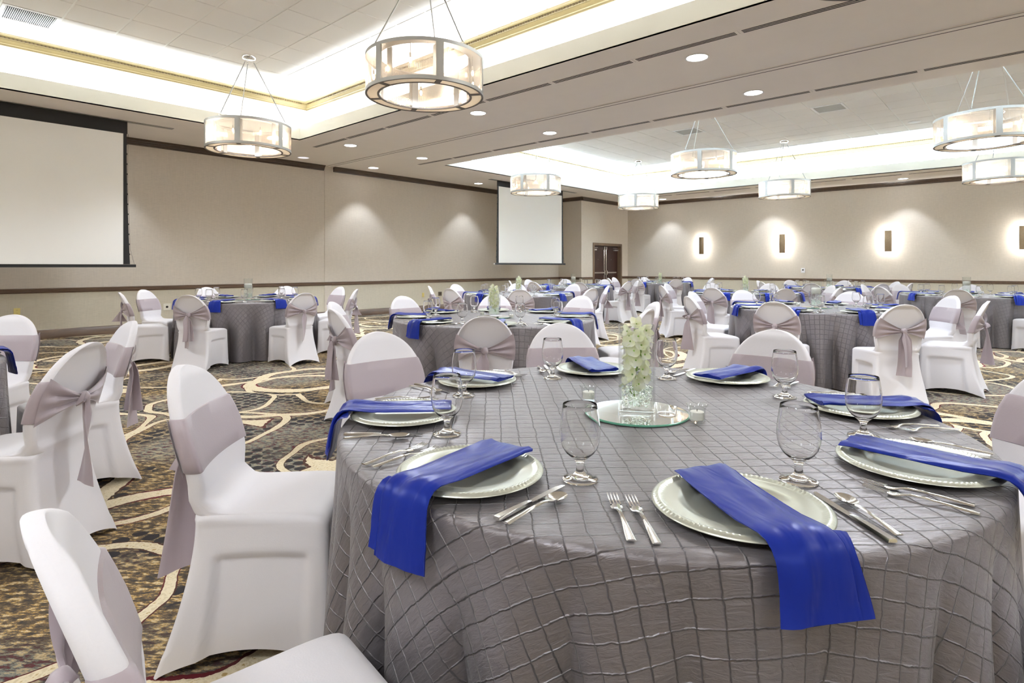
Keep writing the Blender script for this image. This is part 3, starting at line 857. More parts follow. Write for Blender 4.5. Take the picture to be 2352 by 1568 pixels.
# ================================================================ projection screens
def projection_screen(ur, V, ztop, zbot, label):
    W = 2.93; ul = ur - W
    r = empty('projection_screen', (ur, V, Z_SOF)); Z = lambda z: z - Z_SOF; X = lambda u: u - ur
    link('viewing_surface', MB().box(X(ul), 0, -.003, .003, Z(zbot), Z(ztop)).mesh('screen_surface', M['screen'], False), r)
    link('top_drop', MB().box(X(ul) - .06, .06, -.0025, .0045, Z(ztop), 0).mesh('screen_drop', M['black'], False), r)
    n = 26
    for sgn, base in ((1, 0), (-1, X(ul))):
        rows = []
        for i in range(n + 1):
            t = i / n; z = zbot + (ztop + .12 - zbot) * t
            wd_ = .038 + .012 * (t ** 3) + .058 * (1 - t) ** 1.6
            rows.append([(base, -.004, Z(z)), (base + sgn * wd_, -.004, Z(z)), (base + sgn * wd_, .004, Z(z)), (base, .004, Z(z))])
        side = link('side_border', MB().grid(rows, closed=True).mesh('screen_border', M['black'], False), r)
        tabs = MB()
        for i in range(2, n - 1, 2):
            t = i / n; z = zbot + (ztop - zbot) * t; wd_ = .038 + .012 * (t ** 3) + .058 * (1 - t) ** 1.6
            x = base + sgn * wd_; tabs.box(min(x, x + sgn * .010), max(x, x + sgn * .010), -.005, .005, Z(z) - .012, Z(z) + .012)
        link('tension_tabs', tabs.mesh('screen_tabs', M['black'], False), side)['kind'] = 'stuff'
        link('tension_cord', MB().tube([(base + sgn * .07, 0, Z(ztop)), (base + sgn * .062, 0, Z(ztop * .6 + zbot * .4)), (base + sgn * .10, 0, Z(zbot + .25)), (base + sgn * .16, 0, Z(zbot))], .002, 5).mesh('screen_cord', M['black']), side)
    link('bottom_bar', MB().box(X(ul) - .18, .18, -.02, .02, Z(zbot) - .05, Z(zbot) - .003).mesh('screen_bar', M['black'], False), r)
    link('bar_cap', MB().box(X(ul) - .185, X(ul) - .16, -.021, .021, Z(zbot) - .046, Z(zbot) - .006).mesh('screen_bar_cap', M['plastic'], False), r)
    link('ceiling_case', MB().box(X(ul) - .35, .75, -.06, .06, -.006, 0).mesh('screen_case', M['grey_metal'], False), r)
    return tag(r, label, 'projection screen', 'ceiling projection screens')
projection_screen(2.783, 11.2, 3.45, 1.28, 'large white projection screen cut by the left edge, black border')
projection_screen(14.716, 11.13, 3.50, 1.345, 'small looking white projection screen lowered beside the corner with doors')

# ================================================================ double door
fr = MB(); t = .075
fr.box(D0 - t, D0 + .02, V_DOOR - .02, V_DOOR + .17, 0, DZ + t); fr.box(D1 - .02, D1 + t, V_DOOR - .02, V_DOOR + .17, 0, DZ + t); fr.box(D0 + .02, D1 - .02, V_DOOR - .02, V_DOOR + .17, DZ - .02, DZ + t)
df = struct('door_1', fr, M['door_frame'])
mid = (D0 + D1) / 2
for s, (a, b) in (('l', (D0 + .022, mid - .004)), ('r', (mid + .004, D1 - .022))):
    vd = V_DOOR + .13
    leaf = struct('door_leaf', MB().box(a, b, vd, vd + .045, .01, DZ - .024), M['door'], parent=df)
    near = b if s == 'l' else a; sg = -1 if s == 'l' else 1
    struct('push_bar', MB().box(min(near + sg * .08, near + sg * .72), max(near + sg * .08, near + sg * .72), vd - .055, vd - .012, .99, 1.04), M['steel_dark'], parent=leaf)
    struct('bar_head', MB().box(min(near + sg * .03, near + sg * .10), max(near + sg * .03, near + sg * .10), vd - .06, vd - .002, .94, 1.09), M['steel'], parent=leaf)
    struct('vertical_rod', MB().tube([(near + sg * .06, vd - .02, 1.09), (near + sg * .06, vd - .02, 1.90)], .012, 8).tube([(near + sg * .06, vd - .02, .06), (near + sg * .06, vd - .02, .94)], .012, 8), M['steel'], parent=leaf, smooth=True)
    struct('rod_latch', MB().box(near + sg * .06 - .025, near + sg * .06 + .025, vd - .05, vd - .002, 1.86, 1.97), M['steel'], parent=leaf)
    far_ = a if s == 'l' else b
    struct('door_closer', MB().box(min(far_ - sg * .02, far_ - sg * .28), max(far_ - sg * .02, far_ - sg * .28), vd - .06, vd - .002, 1.83, 1.88).box(min(far_ - sg * .05, far_ - sg * .35), max(far_ - sg * .05, far_ - sg * .35), vd - .05, vd - .03, 1.925, 1.94), M['steel_dark'], parent=leaf)
    struct('peephole', MB().tube([((a + b) / 2, vd - .006, 1.5), ((a + b) / 2, vd + .001, 1.5)], .012, 10), M['steel'], parent=leaf, smooth=True)
struct('door_back_panel', MB().box(D0, D1, V_DOOR + .176, V_DOOR + .19, 0, DZ), M['slot'], parent=df)

# ================================================================ plates on the walls
def outlet(name, u, z, label, mat, w_=.07, h_=.115, dark=None):
    r = empty(name, (u, V_LEFT, z))
    link('cover_plate', MB().box(-w_ / 2, w_ / 2, -.008, -.0005, -h_ / 2, h_ / 2).mesh('outlet_plate', mat, False), r)
    if dark == 'duplex':
        for dz in (-.025, .025):
            so = link('socket', MB().box(-.016, .016, -.010, -.008, dz - .014, dz + .014).mesh('outlet_socket', mat, False), r)
            link('pin_holes', MB().box(-.008, -.005, -.0105, -.010, dz - .006, dz + .006).box(.005, .008, -.0105, -.010, dz - .006, dz + .006).mesh('outlet_holes', M['slot'], False), so)
    elif dark == 'round':
        link('jack', MB().tube([(0, -.014, 0), (0, -.008, 0)], .022, 16).mesh('outlet_jack', M['slot']), r)
    elif dark == 'lid':
        link('connector', MB().box(-.02, .03, -.011, -.008, -.02, .02).mesh('outlet_connector', M['gold_dark'], False), r)
    return tag(r, label, 'outlet')
outlet('wall_outlet', 1.615, .485, 'yellowish wall outlet low on the wall below the big screen', M['almond'], .085, .12, 'duplex')
outlet('wall_outlet', 10.29, .45, 'small yellow wall outlet left of the dark connector plate', M['almond'], .07, .115, 'duplex')
outlet('connector_plate', 10.91, .46, 'dark bronze connector plate on the left wall behind chairs', M['bronze'], .125, .115, 'lid')
outlet('jack_plate', 3.87, .45, 'ivory wall plate with black round jack behind the left table', M['ivory'], .13, .13, 'round')
r = empty('floor_jack', (10.17, V_LEFT - .022, .07)); link('jack_ring', MB().tube([(0, -.006, 0), (0, 0, 0)], .018, 14).mesh('jack_ring', M['slot']), r); tag(r, 'small round black jack in the brown baseboard', 'outlet')
r = empty('thermostat', (U_FAR, 5.33, 1.12)); link('housing', MB().box(-.02, -.0005, -.055, .055, -.075, .075).mesh('thermostat_housing', M['plastic'], False), r)
link('display', MB().box(-.022, -.02, -.022, .022, -.005, .035).mesh('thermostat_display', M['slot'], False), r); tag(r, 'white wall thermostat with dark display on the far wall', 'thermostat')

# ================================================================ chair with stretch cover and tied sash
def smooth01(x, a, b):
    t = min(1, max(0, (x - a) / (b - a))); return t * t * (3 - 2 * t)

NF, NC, NS, NB = 14, 4, 30, 26
def ring_pts(xf, xb, hwf, hwb, rc):
    """plan outline, counter-clockwise, fixed point count; returns [(x, y, side, t)]"""
    C = [(xf, -hwf), (xf, hwf), (xb, hwb), (xb, -hwb)]
    edges = [(0, 1, NF, 'front'), (1, 2, NS, 'left'), (2, 3, NB, 'back'), (3, 0, NS, 'right')]
    out = []
    for i, j, n, nm in edges:
        a, b = C[i], C[j]; L = math.hypot(b[0] - a[0], b[1] - a[1]); r = min(rc, L * .49)
        ux, uy = (b[0] - a[0]) / L, (b[1] - a[1]) / L
        for k in range(n):
            s = r + (L - 2 * r) * k / (n - 1)
            out.append((a[0] + ux * s, a[1] + uy * s, nm, s / L))
        c = C[(j + 1) % 4]; L2 = math.hypot(c[0] - b[0], c[1] - b[1]); r2 = min(rc, L2 * .49)
        p0 = (b[0] - ux * r, b[1] - uy * r); p2 = (b[0] + (c[0] - b[0]) / L2 * r2, b[1] + (c[1] - b[1]) / L2 * r2)
        for k in range(1, NC):
            t = k / NC
            out.append(((1 - t) ** 2 * p0[0] + 2 * t * (1 - t) * b[0] + t * t * p2[0], (1 - t) ** 2 * p0[1] + 2 * t * (1 - t) * b[1] + t * t * p2[1], 'corner', 0))
    return out

SEAT_Z = .445
def back_x(z):
    """rear face of the chair at height z"""
    if z <= SEAT_Z: return -.195 - .105 * (1 - z / SEAT_Z) ** 1.7
    s = (z - SEAT_Z) / .465
    return -.195 - .125 * s ** 1.15
def back_w(z):
    if z <= SEAT_Z: return .212 - .030 * smooth01(z, .05, SEAT_Z)
    if z <= .69: return .182 + .024 * smooth01(z, SEAT_Z, .66)
    return .206 * math.sqrt(max(0, 1 - ((z - .69) / .2205) ** 2))
def wrap(y): return .020 * (y / .2) ** 2

def chair_cover():
    rows = []
    nl = 30
    for i in range(nl + 1):                       # skirt from hem to seat edge
        v = i / nl; z = SEAT_Z * v
        pts = ring_pts(.215 + .012 * (1 - v), back_x(z), .212 + .008 * (1 - v), back_w(z), .03 if v > .15 else .02)
        row = []
        for x, y, sd, t in pts:
            hem = .052 * sin(PI * min(1, max(0, (t - .02) / .96))) ** .75 if sd != 'corner' else 0.0
            zz = hem + (SEAT_Z - hem) * v
            pull = sin(PI * t) * (1 - v) ** 1.5 if sd != 'corner' else 0
            if sd in ('left', 'right'):
                s = 1 if sd == 'left' else -1
                tt = t if sd == 'left' else 1 - t      # 0 at front, 1 at back
                # flat panel stretched inside the leg arch
                dx = min(tt - .14, .86 - tt - .10 * (1 - v)) / .045; dz = (.78 - v) / .05
                m = smooth01(min(dx, dz, (dx + dz) * .42), 0, 1)
                y -= s * (.020 * m + .014 * pull)
            elif sd == 'front': x -= .016 * pull + .008 * smooth01(min((t - .12) / .05, (.88 - t) / .05, (.80 - v) / .07), 0, 1)
            elif sd == 'back': x += .030 * pull
            row.append((x, y, zz))
        rows.append(row)
    # seat top: rings shrink towards the foot of the back
    for z, xf, hw, rc in ((.458, .208, .206, .04), (.467, .190, .197, .05), (.472, .16, .190, .055), (.4735, .10, .186, .055), (.4745, .03, .184, .05), (.476, -.04, .183, .045),
                          (.479, -.085, .183, .04), (.486, -.112, .183, .035), (.500, -.130, .184, .03)):
        rows.append([(x, y, z) for x, y, sd, t in ring_pts(xf, back_x(z), hw, back_w(z) + (hw - .184) * .3, rc)])
    zs = [.52, .545, .57, .60, .63, .66, .69] + [.69 + .2205 * sin(math.radians(a)) for a in (8, 17, 26, 35, 43, 50, 57, 63, 69, 74, 79, 83, 86.5, 89)]
    for z in zs:
        w_ = back_w(z); th = .052 - .012 * smooth01(z, .6, .9)
        if z > .86: th *= 1 - .35 * smooth01(z, .87, .911)
        xb = back_x(z); xf = xb + th
        row = []
        for x, y, sd, t in ring_pts(xf, xb, w_, w_, min(.02, th * .45)):
            x += wrap(y) * smooth01(z, .5, .6)
            if sd == 'back':   # soft hollow inside the rim of the back
                x += .018 * smooth01(min((w_ - abs(y)) / .030, (.90 - z) / .022, (z - .44) / .1), .35, 1)
            row.append((x, y, z))
        rows.append(row)
    mb = MB().grid(rows, closed=True)
    n = len(rows[0]); mb.f.append(tuple((len(rows) - 1) * n + j for j in range(n)))
    return mb

SZ0, SZ1, KNOT_Z = .610, .775, .672
def sash_band(seed):
    rnd = random.Random(seed)
    rows = []
    lev = [(SZ0, .0), (SZ0 + .004, .005), (.65, .005), (.69, .0055), (.73, .005), (SZ1 - .004, .005), (SZ1, .0)]
    for z, off in lev:
        w_ = back_w(z); th = .052 - .012 * smooth01(z, .6, .9)
        xb = back_x(z); pts = ring_pts(xb + th + off, xb - off * .6, w_ + off, w_ + off, .02)
        sel = [(x + wrap(y), y, z + (.004 * sin(9 * y + seed) if 0 < off else 0)) for x, y, sd, t in pts]
        # from the rear right edge round the front to the rear left edge
        i0 = NF + NC - 1 + NS + NC - 1; i1 = i0 + NB
        rows.append(sel[i1 + 0:] + sel[:i0 + 1])
    mb = MB().grid(rows)
    # gathered wings across the back
    for sgn in (-1, 1):
        g = []
        nq, nr = 14, 15
        for q in range(nq + 1):
            t = q / nq; line = []
            for r_ in range(nr + 1):
                a = -1 + 2 * r_ / nr
                half = .080 * (1 - t) ** 1.25 + .017
                zc = (.692 * (1 - t) + KNOT_Z * t)
                z = zc + a * half
                y = sgn * (back_w(min(max(z, SZ0), SZ1)) + .004) * (1 - t) + sgn * .012 * t
                pleat = .012 * sin(a * 8.5 + seed * 1.3 + sgn) * (1 - abs(2 * t - 1) ** 2) * (1 - .4 * abs(a)) + .004 * sin(a * 15 + seed) * t
                x = back_x(z) + wrap(y) - .004 - .016 * t ** 1.5 - .010 * sin(PI * t) + pleat
                line.append((x, y, z))
            g.append(line)
        mb.grid(g)
    return mb

def knot_mesh(seed):
    mb = MB(); xk = back_x(KNOT_Z) - .028; n, m = 14, 10; rows = []
    for i in range(m + 1):
        th = PI * i / m; row = []
        for j in range(n):
            ph = 2 * PI * j / n
            k = 1 + .10 * sin(3 * ph + 4 * th + seed)
            row.append((xk + .020 * sin(th) * cos(ph) * k, .026 * sin(th) * sin(ph) * k, KNOT_Z - .027 * cos(th)))
        rows.append(row)
    return mb.grid(rows, closed=True)

def tail_mesh(length, lean, off, twist, seed, wmax=.088):
    xk = back_x(KNOT_Z) - .036 - off; rows = []; n = 16
    for i in range(n + 1):
        t = i / n; z = KNOT_Z - .010 - length * t
        w_ = .016 + (wmax / 2 - .016) * smooth01(t, 0, .22) ; line = []
        for k in range(9):
            a = -1 + k / 4
            y = lean * t + a * w_ + .006 * sin(t * 5 + seed)
            x = xk - .010 * sin(min(1, t * 4) * PI / 2) + .010 * sin(a * 3.0 + seed) * (1 - .5 * t) + twist * a * t * .04
            x = min(x, back_x(max(z, 0)) - .004 + wrap(y))
            line.append((x, y, z))
        rows.append(line)
    back = [[(p[0] + .0035, p[1], p[2]) for p in r] for r in rows]
    full = [r + list(reversed(b)) for r, b in zip(rows, back)]
    mb = MB().grid(full, closed=True)
    m = len(full[0]); mb.f.append(tuple((len(full) - 1) * m + j for j in range(m)))
    return mb

def loop_mesh(sgn):
    """short bow loop sticking out of the knot"""
    xk = back_x(KNOT_Z) - .04; rows = []
    for i in range(13):
        t = i / 12; a = PI * t
        y = sgn * (.012 + .075 * sin(a)); z = KNOT_Z + .012 + .018 * cos(a) - .02 * sin(a); w_ = .012 + .018 * sin(a)
        rows.append([(xk - .022 * sin(a) - w_ * .5 * k, y, z + .010 * k * sin(a)) for k in (-1, -.3, .4, 1)])
    return MB().grid(rows)

cover_me = chair_cover().mesh('chair_cover', M['cover'], 60)
def chair_proto(seed):
    r = empty('banquet_chair')
    link('chair_cover', cover_me, r)
    s = link('sash', sash_band(seed).mesh('sash', M['sash'], 60), r)
    link('sash_knot', knot_mesh(seed).mesh('sash_knot', M['sash'], 70), s)
    if seed == 1:
        link('sash_tail', tail_mesh(.385, .015, 0, 1, 1).mesh('sash_tail', M['sash'], 60), s)
        link('sash_tail', tail_mesh(.30, -.02, .012, -1, 2).mesh('sash_tail', M['sash'], 60), s)
    elif seed == 2:
        link('sash_tail', tail_mesh(.41, -.065, 0, 1, 4).mesh('sash_tail', M['sash'], 60), s)
        link('sash_tail', tail_mesh(.13, .055, .012, -2, 5, .07).mesh('sash_tail', M['sash'], 60), s)
    else:
        link('sash_tail', tail_mesh(.36, .03, 0, -1.5, 7).mesh('sash_tail', M['sash'], 60), s)
        link('sash_loop', loop_mesh(1).mesh('sash_loop', M['sash'], 60), s)
    return r
CHAIRS = [Proto(chair_proto(k)) for k in (1, 2, 3)]

# ================================================================ tablecloth
TOP_Z, RT = .766, .912
def cloth_mesh(seed, na, nr_top, nd, rot):
    rnd = random.Random(seed)
    ph = [rnd.uniform(0, 2 * PI) for _ in range(8)]
    nf = 24 + 2 * (seed % 3)
    def fold(a):
        q = abs(sin(nf / 2 * a + ph[0] + .5 * sin(3 * a + ph[4]) + .3 * sin(7 * a + ph[5])))
        m = .85 + .30 * sin(4 * a + ph[1]) * sin(3 * a + ph[2])
        return (1.15 * q ** .65 - .95) * m + .10 * sin(5 * a + ph[3]) + .03 * sin(41 * a + ph[6])
    verts, uvs, faces = [(0, 0, TOP_Z)], [(0, 0)], []
    prof = [('t', RT * (i + 1) / nr_top) for i in range(nr_top)] + [('c', k / 5) for k in range(1, 6)] + [('d', ((i + 1) / nd) ** 1.0) for i in range(nd)]
    rb = .016; drop = TOP_Z - rb - .012
    cr, sr = cos(rot), sin(rot)
    for kind, t in prof:
        for j in range(na):
            a = 2 * PI * j / na
            if kind == 't': r, z, s = t, TOP_Z, t
            elif kind == 'c': r, z, s = RT + rb * sin(t * PI / 2), TOP_Z - rb * (1 - cos(t * PI / 2)), RT + rb * t * 1.57
            else:
                dz = t * drop
                amp = .135 * (.10 * smooth01(t, .0, .12) + .90 * smooth01(t, .06, .70))
                f_ = fold(a)
                r = RT + rb + .024 * t + amp * f_
                z = TOP_Z - rb - dz + .004 * f_ * t; s = RT + rb * 1.57 + dz * 1.01
            x, y = r * cos(a), r * sin(a)
            if kind == 't': z += .0015 * sin(7 * x + 3 * y + seed) * sin(6 * y - 2 * x)
            verts.append((x, y, z))
            ax = s * cos(a); ay = s * sin(a)
            uvs.append((ax * cr - ay * sr, ax * sr + ay * cr))
    for j in range(na): faces.append((0, 1 + j, 1 + (j + 1) % na))
    for i in range(len(prof) - 1):
        for j in range(na):
            k = (j + 1) % na; b0 = 1 + i * na; b1 = b0 + na
            faces.append((b0 + j, b1 + j, b1 + k, b0 + k))
    me = bpy.data.meshes.new('tablecloth')
    me.from_pydata(verts, [], faces)
    uvl = me.uv_layers.new(name='UVMap')
    li = np.zeros(len(me.loops), dtype=np.int32); me.loops.foreach_get('vertex_index', li)
    uvl.data.foreach_set('uv', np.array(uvs, dtype=np.float32)[li].ravel())
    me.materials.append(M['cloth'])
    me.polygons.foreach_set('use_smooth', [True] * len(me.polygons))
    me.update()
    return me
cloth_near = cloth_mesh(5, 560, 30, 52, math.radians(46))
cloth_far = [cloth_mesh(11 + k, 300, 16, 28, math.radians(46 + 37 * k)) for k in range(3)]

# ================================================================ tableware
def charger():
    n = 384; prof = [(0, .006), (.085, .006), (.098, .0075), (.106, .013), (.118, .0165), (.140, .0175), (.1475, .0180), (.1525, .0215), (.1575, .0215), (.1625, .0185), (.166, .0165), (.1665, .0145), (.16, .0130), (.12, .010), (.10, .0), (0, .0)]
    mb = MB(); rows = []
    for r, z in prof:
        row = []
        for j in range(n):
            a = 2 * PI * j / n
            b = .0011 * cos(a * 96 + (r - .15) * 300) if .147 < r < .163 and z > .0185 else 0
            row.append((r * cos(a), r * sin(a), z + b))
        rows.append(row)
    return mb.grid(rows, closed=True)

def goblet():
    out = [(0, .0), (.040, .0), (.0425, .002), (.041, .0045), (.030, .008), (.016, .013), (.010, .021), (.0085, .030), (.0095, .040), (.0135, .048), (.0215, .055), (.034, .066), (.0425, .080), (.0470, .097), (.0485, .113), (.0475, .132), (.0450, .152), (.0418, .172), (.0405, .1815)]
    inn = [(.0398, .1822), (.0392, .1815), (.0404, .172), (.0436, .152), (.0461, .132), (.0471, .113), (.0456, .097), (.0410, .080), (.0325, .0675), (.0200, .0575), (.010, .0545), (0, .0540)]
    return MB().lathe([(r * .94, z * .93) for r, z in out + inn], 40)

def fork_parts():
    mb = MB(); rows = []       # local x: tines towards -x (table centre), handle towards +x
    for x, w_, z, th in ((-.052, .0105, .004, .0018), (-.044, .0125, .0035, .002), (-.034, .011, .004, .002), (-.024, .006, .0065, .002), (-.012, .004, .009, .0022), (.01, .0038, .009, .0024), (.04, .0055, .0075, .0025), (.07, .0075, .005, .0025), (.094, .0088, .0035, .0025), (.098, .0085, .0035, .0024)):
        rows.append([(x, -w_, z), (x, -w_ * .6, z + th), (x, w_ * .6, z + th), (x, w_, z), (x, w_ * .5, z - .0008), (x, -w_ * .5, z - .0008)])
    mb.grid(rows, closed=True)
    mb.f.append(tuple(range(6))); e = (len(rows) - 1) * 6; mb.f.append(tuple(e + j for j in reversed(range(6))))
    tine = MB()
    rows = [[(x, -.0011 * k, z), (x, .0011 * k, z), (x, .0011 * k, z + .0018), (x, -.0011 * k, z + .0018)] for x, z, k in ((-.050, .0038, 1.2), (-.070, .0042, 1.1), (-.088, .0062, .9), (-.098, .0085, .5))]
    tine.grid(rows, closed=True); tine.f.append((12, 13, 14, 15))
    return mb, tine
def knife_parts():
    hd = MB(); rows = []
    for x, w_, th in ((.002, .0055, .0035), (.012, .0065, .0045), (.05, .0080, .0055), (.10, .0088, .0060), (.106, .0085, .0058)):
        rows.append([(x, -w_, .0015), (x, -w_ * .75, .0015 + th), (x, w_ * .75, .0015 + th), (x, w_, .0015), (x, w_ * .6, .0002), (x, -w_ * .6, .0002)])
    hd.grid(rows, closed=True); hd.f.append(tuple(range(6))); hd.f.append(tuple(24 + j for j in reversed(range(6))))
    bl = MB(); rows = []
    for x, y0, y1 in ((.004, -.006, .005), (-.03, -.0075, .0062), (-.07, -.0085, .0066), (-.095, -.0075, .0066), (-.110, -.0025, .0060), (-.115, .003, .0048)):
        rows.append([(x, y0, .0022), (x, y1, .0012), (x, y1, .0032), (x, y0, .0026)])
    bl.grid(rows, closed=True); bl.f.append((20, 21, 22, 23))
    return hd, bl
def spoon_parts():
    hd = MB(); rows = []
    for x, w_, z in ((-.030, .0042, .007), (-.015, .0035, .0092), (.01, .0036, .009), (.04, .0052, .0072), (.07, .0070, .005), (.088, .0080, .0035), (.092, .0076, .0035)):
        rows.append([(x, -w_, z), (x, -w_ * .6, z + .0024), (x, w_ * .6, z + .0024), (x, w_, z), (x, w_ * .5, z - .0008), (x, -w_ * .5, z - .0008)])
    hd.grid(rows, closed=True); hd.f.append(tuple(range(6))); hd.f.append(tuple(36 + j for j in reversed(range(6))))
    bw = MB(); rows = []
    for sgn, k in ((1, 1.0), (1, .8), (1, .5), (1, .15), (-1, .15), (-1, .5), (-1, .8), (-1, 1.0)):
        depth = .0085 * (1 - k * k)
        row = []
        for j in range(20):
            a = 2 * PI * j / 20
            row.append((-.056 + .029 * k * cos(a), .0185 * k * sin(a) * (1 - .12 * cos(a)), .0098 - depth - (.0012 if sgn < 0 else 0) * 1))
        rows.append(row)
    bw.grid(rows, closed=True); bw.grid([rows[0], rows[-1]], closed=True)
    return hd, bw

def napkin_mesh(seed, drop, layer=0):
    """folded strip lying across the charger and hanging over the table edge; +x points outward"""
    rnd = random.Random(seed)
    path = [(-.145, .0255), (-.12, .028), (-.09, .0265), (-.05, .0265), (0, .0268), (.05, .0265), (.10, .0268), (.135, .030), (.160, .0315), (.178, .0285), (.190, .020), (.199, .006), (.204, -.014), (.209, -.04), (.212, -.06), (.216, -.075), (.219, -drop)]
    if layer: path = [(x + .001, z - .0075) for x, z in path[8:]]; path = [(x - .0045 * min(1, max(0, (x - .17) / .03)), z) for x, z in path[:-1]] + [(path[-1][0] - .004, -drop * (1.06 if seed % 2 else .93))]
    hw = .066; th = .011 if not layer else .005
    rows = []
    n = len(path)
    for i, (x, z) in enumerate(path):
        a, b = path[max(0, i - 1)], path[min(n - 1, i + 1)]
        tx, tz = b[0] - a[0], b[1] - a[1]; L = math.hypot(tx, tz); nx, nz = -tz / L, tx / L
        t = i / (n - 1); hwi = hw * (1 + .05 * smooth01(z, 0, -.12)) * (1 + .03 * sin(5 * t + seed))
        top, bot = [], []
        for k in range(11):
            q = -1 + k / 5
            edge = math.sqrt(max(0, 1 - abs(q) ** 7))
            wv = (.0042 * sin(q * 3.2 + seed * 2.1 + t * 4) + .0026 * sin(q * 7 + seed + t * 9)) * (1 if not layer else .4)
            end = (.004 * sin(q * 2.5 + seed * 1.7)) if i == 0 else 0
            y = q * hwi + .005 * sin(t * 6 + seed) + (.03 if seed % 2 else -.025) * layer
            off = th * (.5 + .5 * edge) + (wv if wv > 0 else wv * .4)
            top.append((x + nx * off + (end if i == 0 else 0), y, z + nz * off))
            ob = th * .5 * (1 - edge)
            bot.append((x + nx * ob, y, z + nz * ob))
        rows.append(top + list(reversed(bot)))
    mb = MB().grid(rows, closed=True)
    m = len(rows[0]); mb.f.append(tuple(range(m))); mb.f.append(tuple((n - 1) * m + j for j in reversed(range(m))))
    return mb

def single(name, me): return Proto(link(name, me))
P_PLATE = single('charger_plate', charger().mesh('charger_plate', M['plate'], 50))
P_GOB = single('water_goblet', goblet().mesh('water_goblet', M['goblet'], 60))
def fork_proto():
    r = empty('fork'); a, b = fork_parts()
    link('handle', a.mesh('fork_handle', M['steel'], 50), r); tm = b.mesh('fork_tine', M['steel'], 40)
    for dy in (-.0095, -.0032, .0032, .0095): link('tine', tm, r, (0, dy, 0))
    return Proto(r)
def two(name, pa, pb, na, nb):
    r = empty(name); link(na, pa.mesh(name + '_' + na, M['steel'], 50), r); link(nb, pb.mesh(name + '_' + nb, M['steel'], 50), r); return Proto(r)
P_FORK = fork_proto()
P_KNIFE = two('table_knife', *knife_parts(), 'handle', 'blade')
P_SPOON = two('table_spoon', *spoon_parts(), 'handle', 'bowl')
P_NAP = []
for sd, dr in ((1, .095), (2, .110), (3, .085)):
    r = empty('napkin'); link('top_fold', napkin_mesh(sd, dr).mesh('napkin_fold', M['satin'], 70), r); link('under_fold', napkin_mesh(sd, dr, 1).mesh('napkin_under_fold', M['satin'], 70), r)
    P_NAP.append(Proto(r))

# centrepieces
def vase_glass(): return MB().lathe([(0, 0), (.054, 0), (.058, .003), (.0585, .02), (.0585, .276), (.0575, .281), (.0555, .280), (.0552, .276), (.0552, .030), (.052, .022), (0, .020)], 48)
def petal(L, W, cup):
    rows = []
    for i in range(6):
        t = i / 5; w_ = W * sin(PI * (.12 + .80 * t)) ** .8; row = []
        for k in range(5):
            a = -1 + k / 2
            row.append((L * t, a * w_, cup * t * t * L * 1.2 + .12 * W * a * a - .01 * W * cos(7 * t)))
        rows.append(row)
    return rows
def blossom_mesh(seed):
    rnd = random.Random(seed); mb = MB()
    for k in range(4):
        a = k * PI / 2 + rnd.uniform(-.2, .2); rows = petal(rnd.uniform(.021, .027), rnd.uniform(.012, .0155), rnd.uniform(.1, .6)); tilt = rnd.uniform(-.1, .35)
        mb.grid([[((x * cos(tilt) - z * sin(tilt)) * cos(a) - y * sin(a), (x * cos(tilt) - z * sin(tilt)) * sin(a) + y * cos(a), x * sin(tilt) + z * cos(tilt)) for x, y, z in r] for r in rows])
    return mb
BLOSS = [blossom_mesh(40 + k).mesh('blossom', M['petal'], 80) for k in range(5)]
CENTRE_BLOSS = MB().sphere((0, 0, .002), .003, .003, .003, 8, 5).mesh('blossom_eye', M['stem'])
vase_me = vase_glass().mesh('glass_vase', M['vase'], 50)
def beads_mesh(n, ztop):
    rnd = random.Random(9); mb = MB(); pts = []
    tries = 0
    while len(pts) < n and tries < 6000:
        tries += 1
        a, r_, z = rnd.uniform(0, 2 * PI), .046 * math.sqrt(rnd.random()), rnd.uniform(.028, ztop)
        p = (r_ * cos(a), r_ * sin(a), z)
        if all((p[0] - q[0]) ** 2 + (p[1] - q[1]) ** 2 + (p[2] - q[2]) ** 2 > .0125 ** 2 for q in pts): pts.append(p)
    for p in pts: mb.sphere(p, .0068, .0068, .0068, 10, 7)
    return mb
bead_me = beads_mesh(110, .082).mesh('gel_beads', M['bead'], 80)
def flower_vase(loc, lab_v, lab_f, rz, nb=32):
    r = empty('glass_vase', loc); link('vase_wall', vase_me, r)
    o = link('gel_beads', bead_me, r); o['kind'] = 'stuff'
    tag(r, lab_v, 'vase', 'glass cylinder vases with flowers')
    f_ = empty('flower_spray', (loc[0], loc[1], loc[2] + .03), rz); tag(f_, lab_f, 'flowers', 'white flowers in glass vases')
    rnd = random.Random(int(rz * 100) + 5)
    stem = MB()
    pts = [(.010 * sin(7 * t), .012 * cos(5 * t),   .02 + .215 * t) for t in np.linspace(0, 1, 12)]
    stem.tube(pts, .0028, 6)
    for k in range(9):
        t = k / 9; p = pts[int(t * 11)]; a = k * 2.4
        stem.tube([p, (p[0] + .016 * cos(a), p[1] + .016 * sin(a), p[2] + .012), (p[0] + .024 * cos(a), p[1] + .024 * sin(a), p[2] + .020)], .0014, 5)
    link('stem', stem.mesh('flower_stem', M['stem']), f_)
    for k in range(nb):
        t = (k + .5) / nb; a = k * 2.39996 + rnd.uniform(-.3, .3); rr = rnd.uniform(.025, .035)
        z = .055 + .188 * t
        if k == nb - 1: rr, z = .012, .252
        b = link('blossom', BLOSS[k % 5], f_, (rr * cos(a), rr * sin(a), z))
        b.rotation_euler = (0, rnd.uniform(1.05, 1.4), a + rnd.uniform(-.25, .25)); b.rotation_euler.rotate_axis('Z', rnd.uniform(0, 3))
        link('blossom_eye', CENTRE_BLOSS, b)
    return r
candle_me = MB().lathe([(0, -.050), (.038, -.050), (.0485, -.036), (.050, -.01), (.050, .010), (.045, .017), (.012, .019), (0, .019)], 28).mesh('floating_candle', M['wax'])
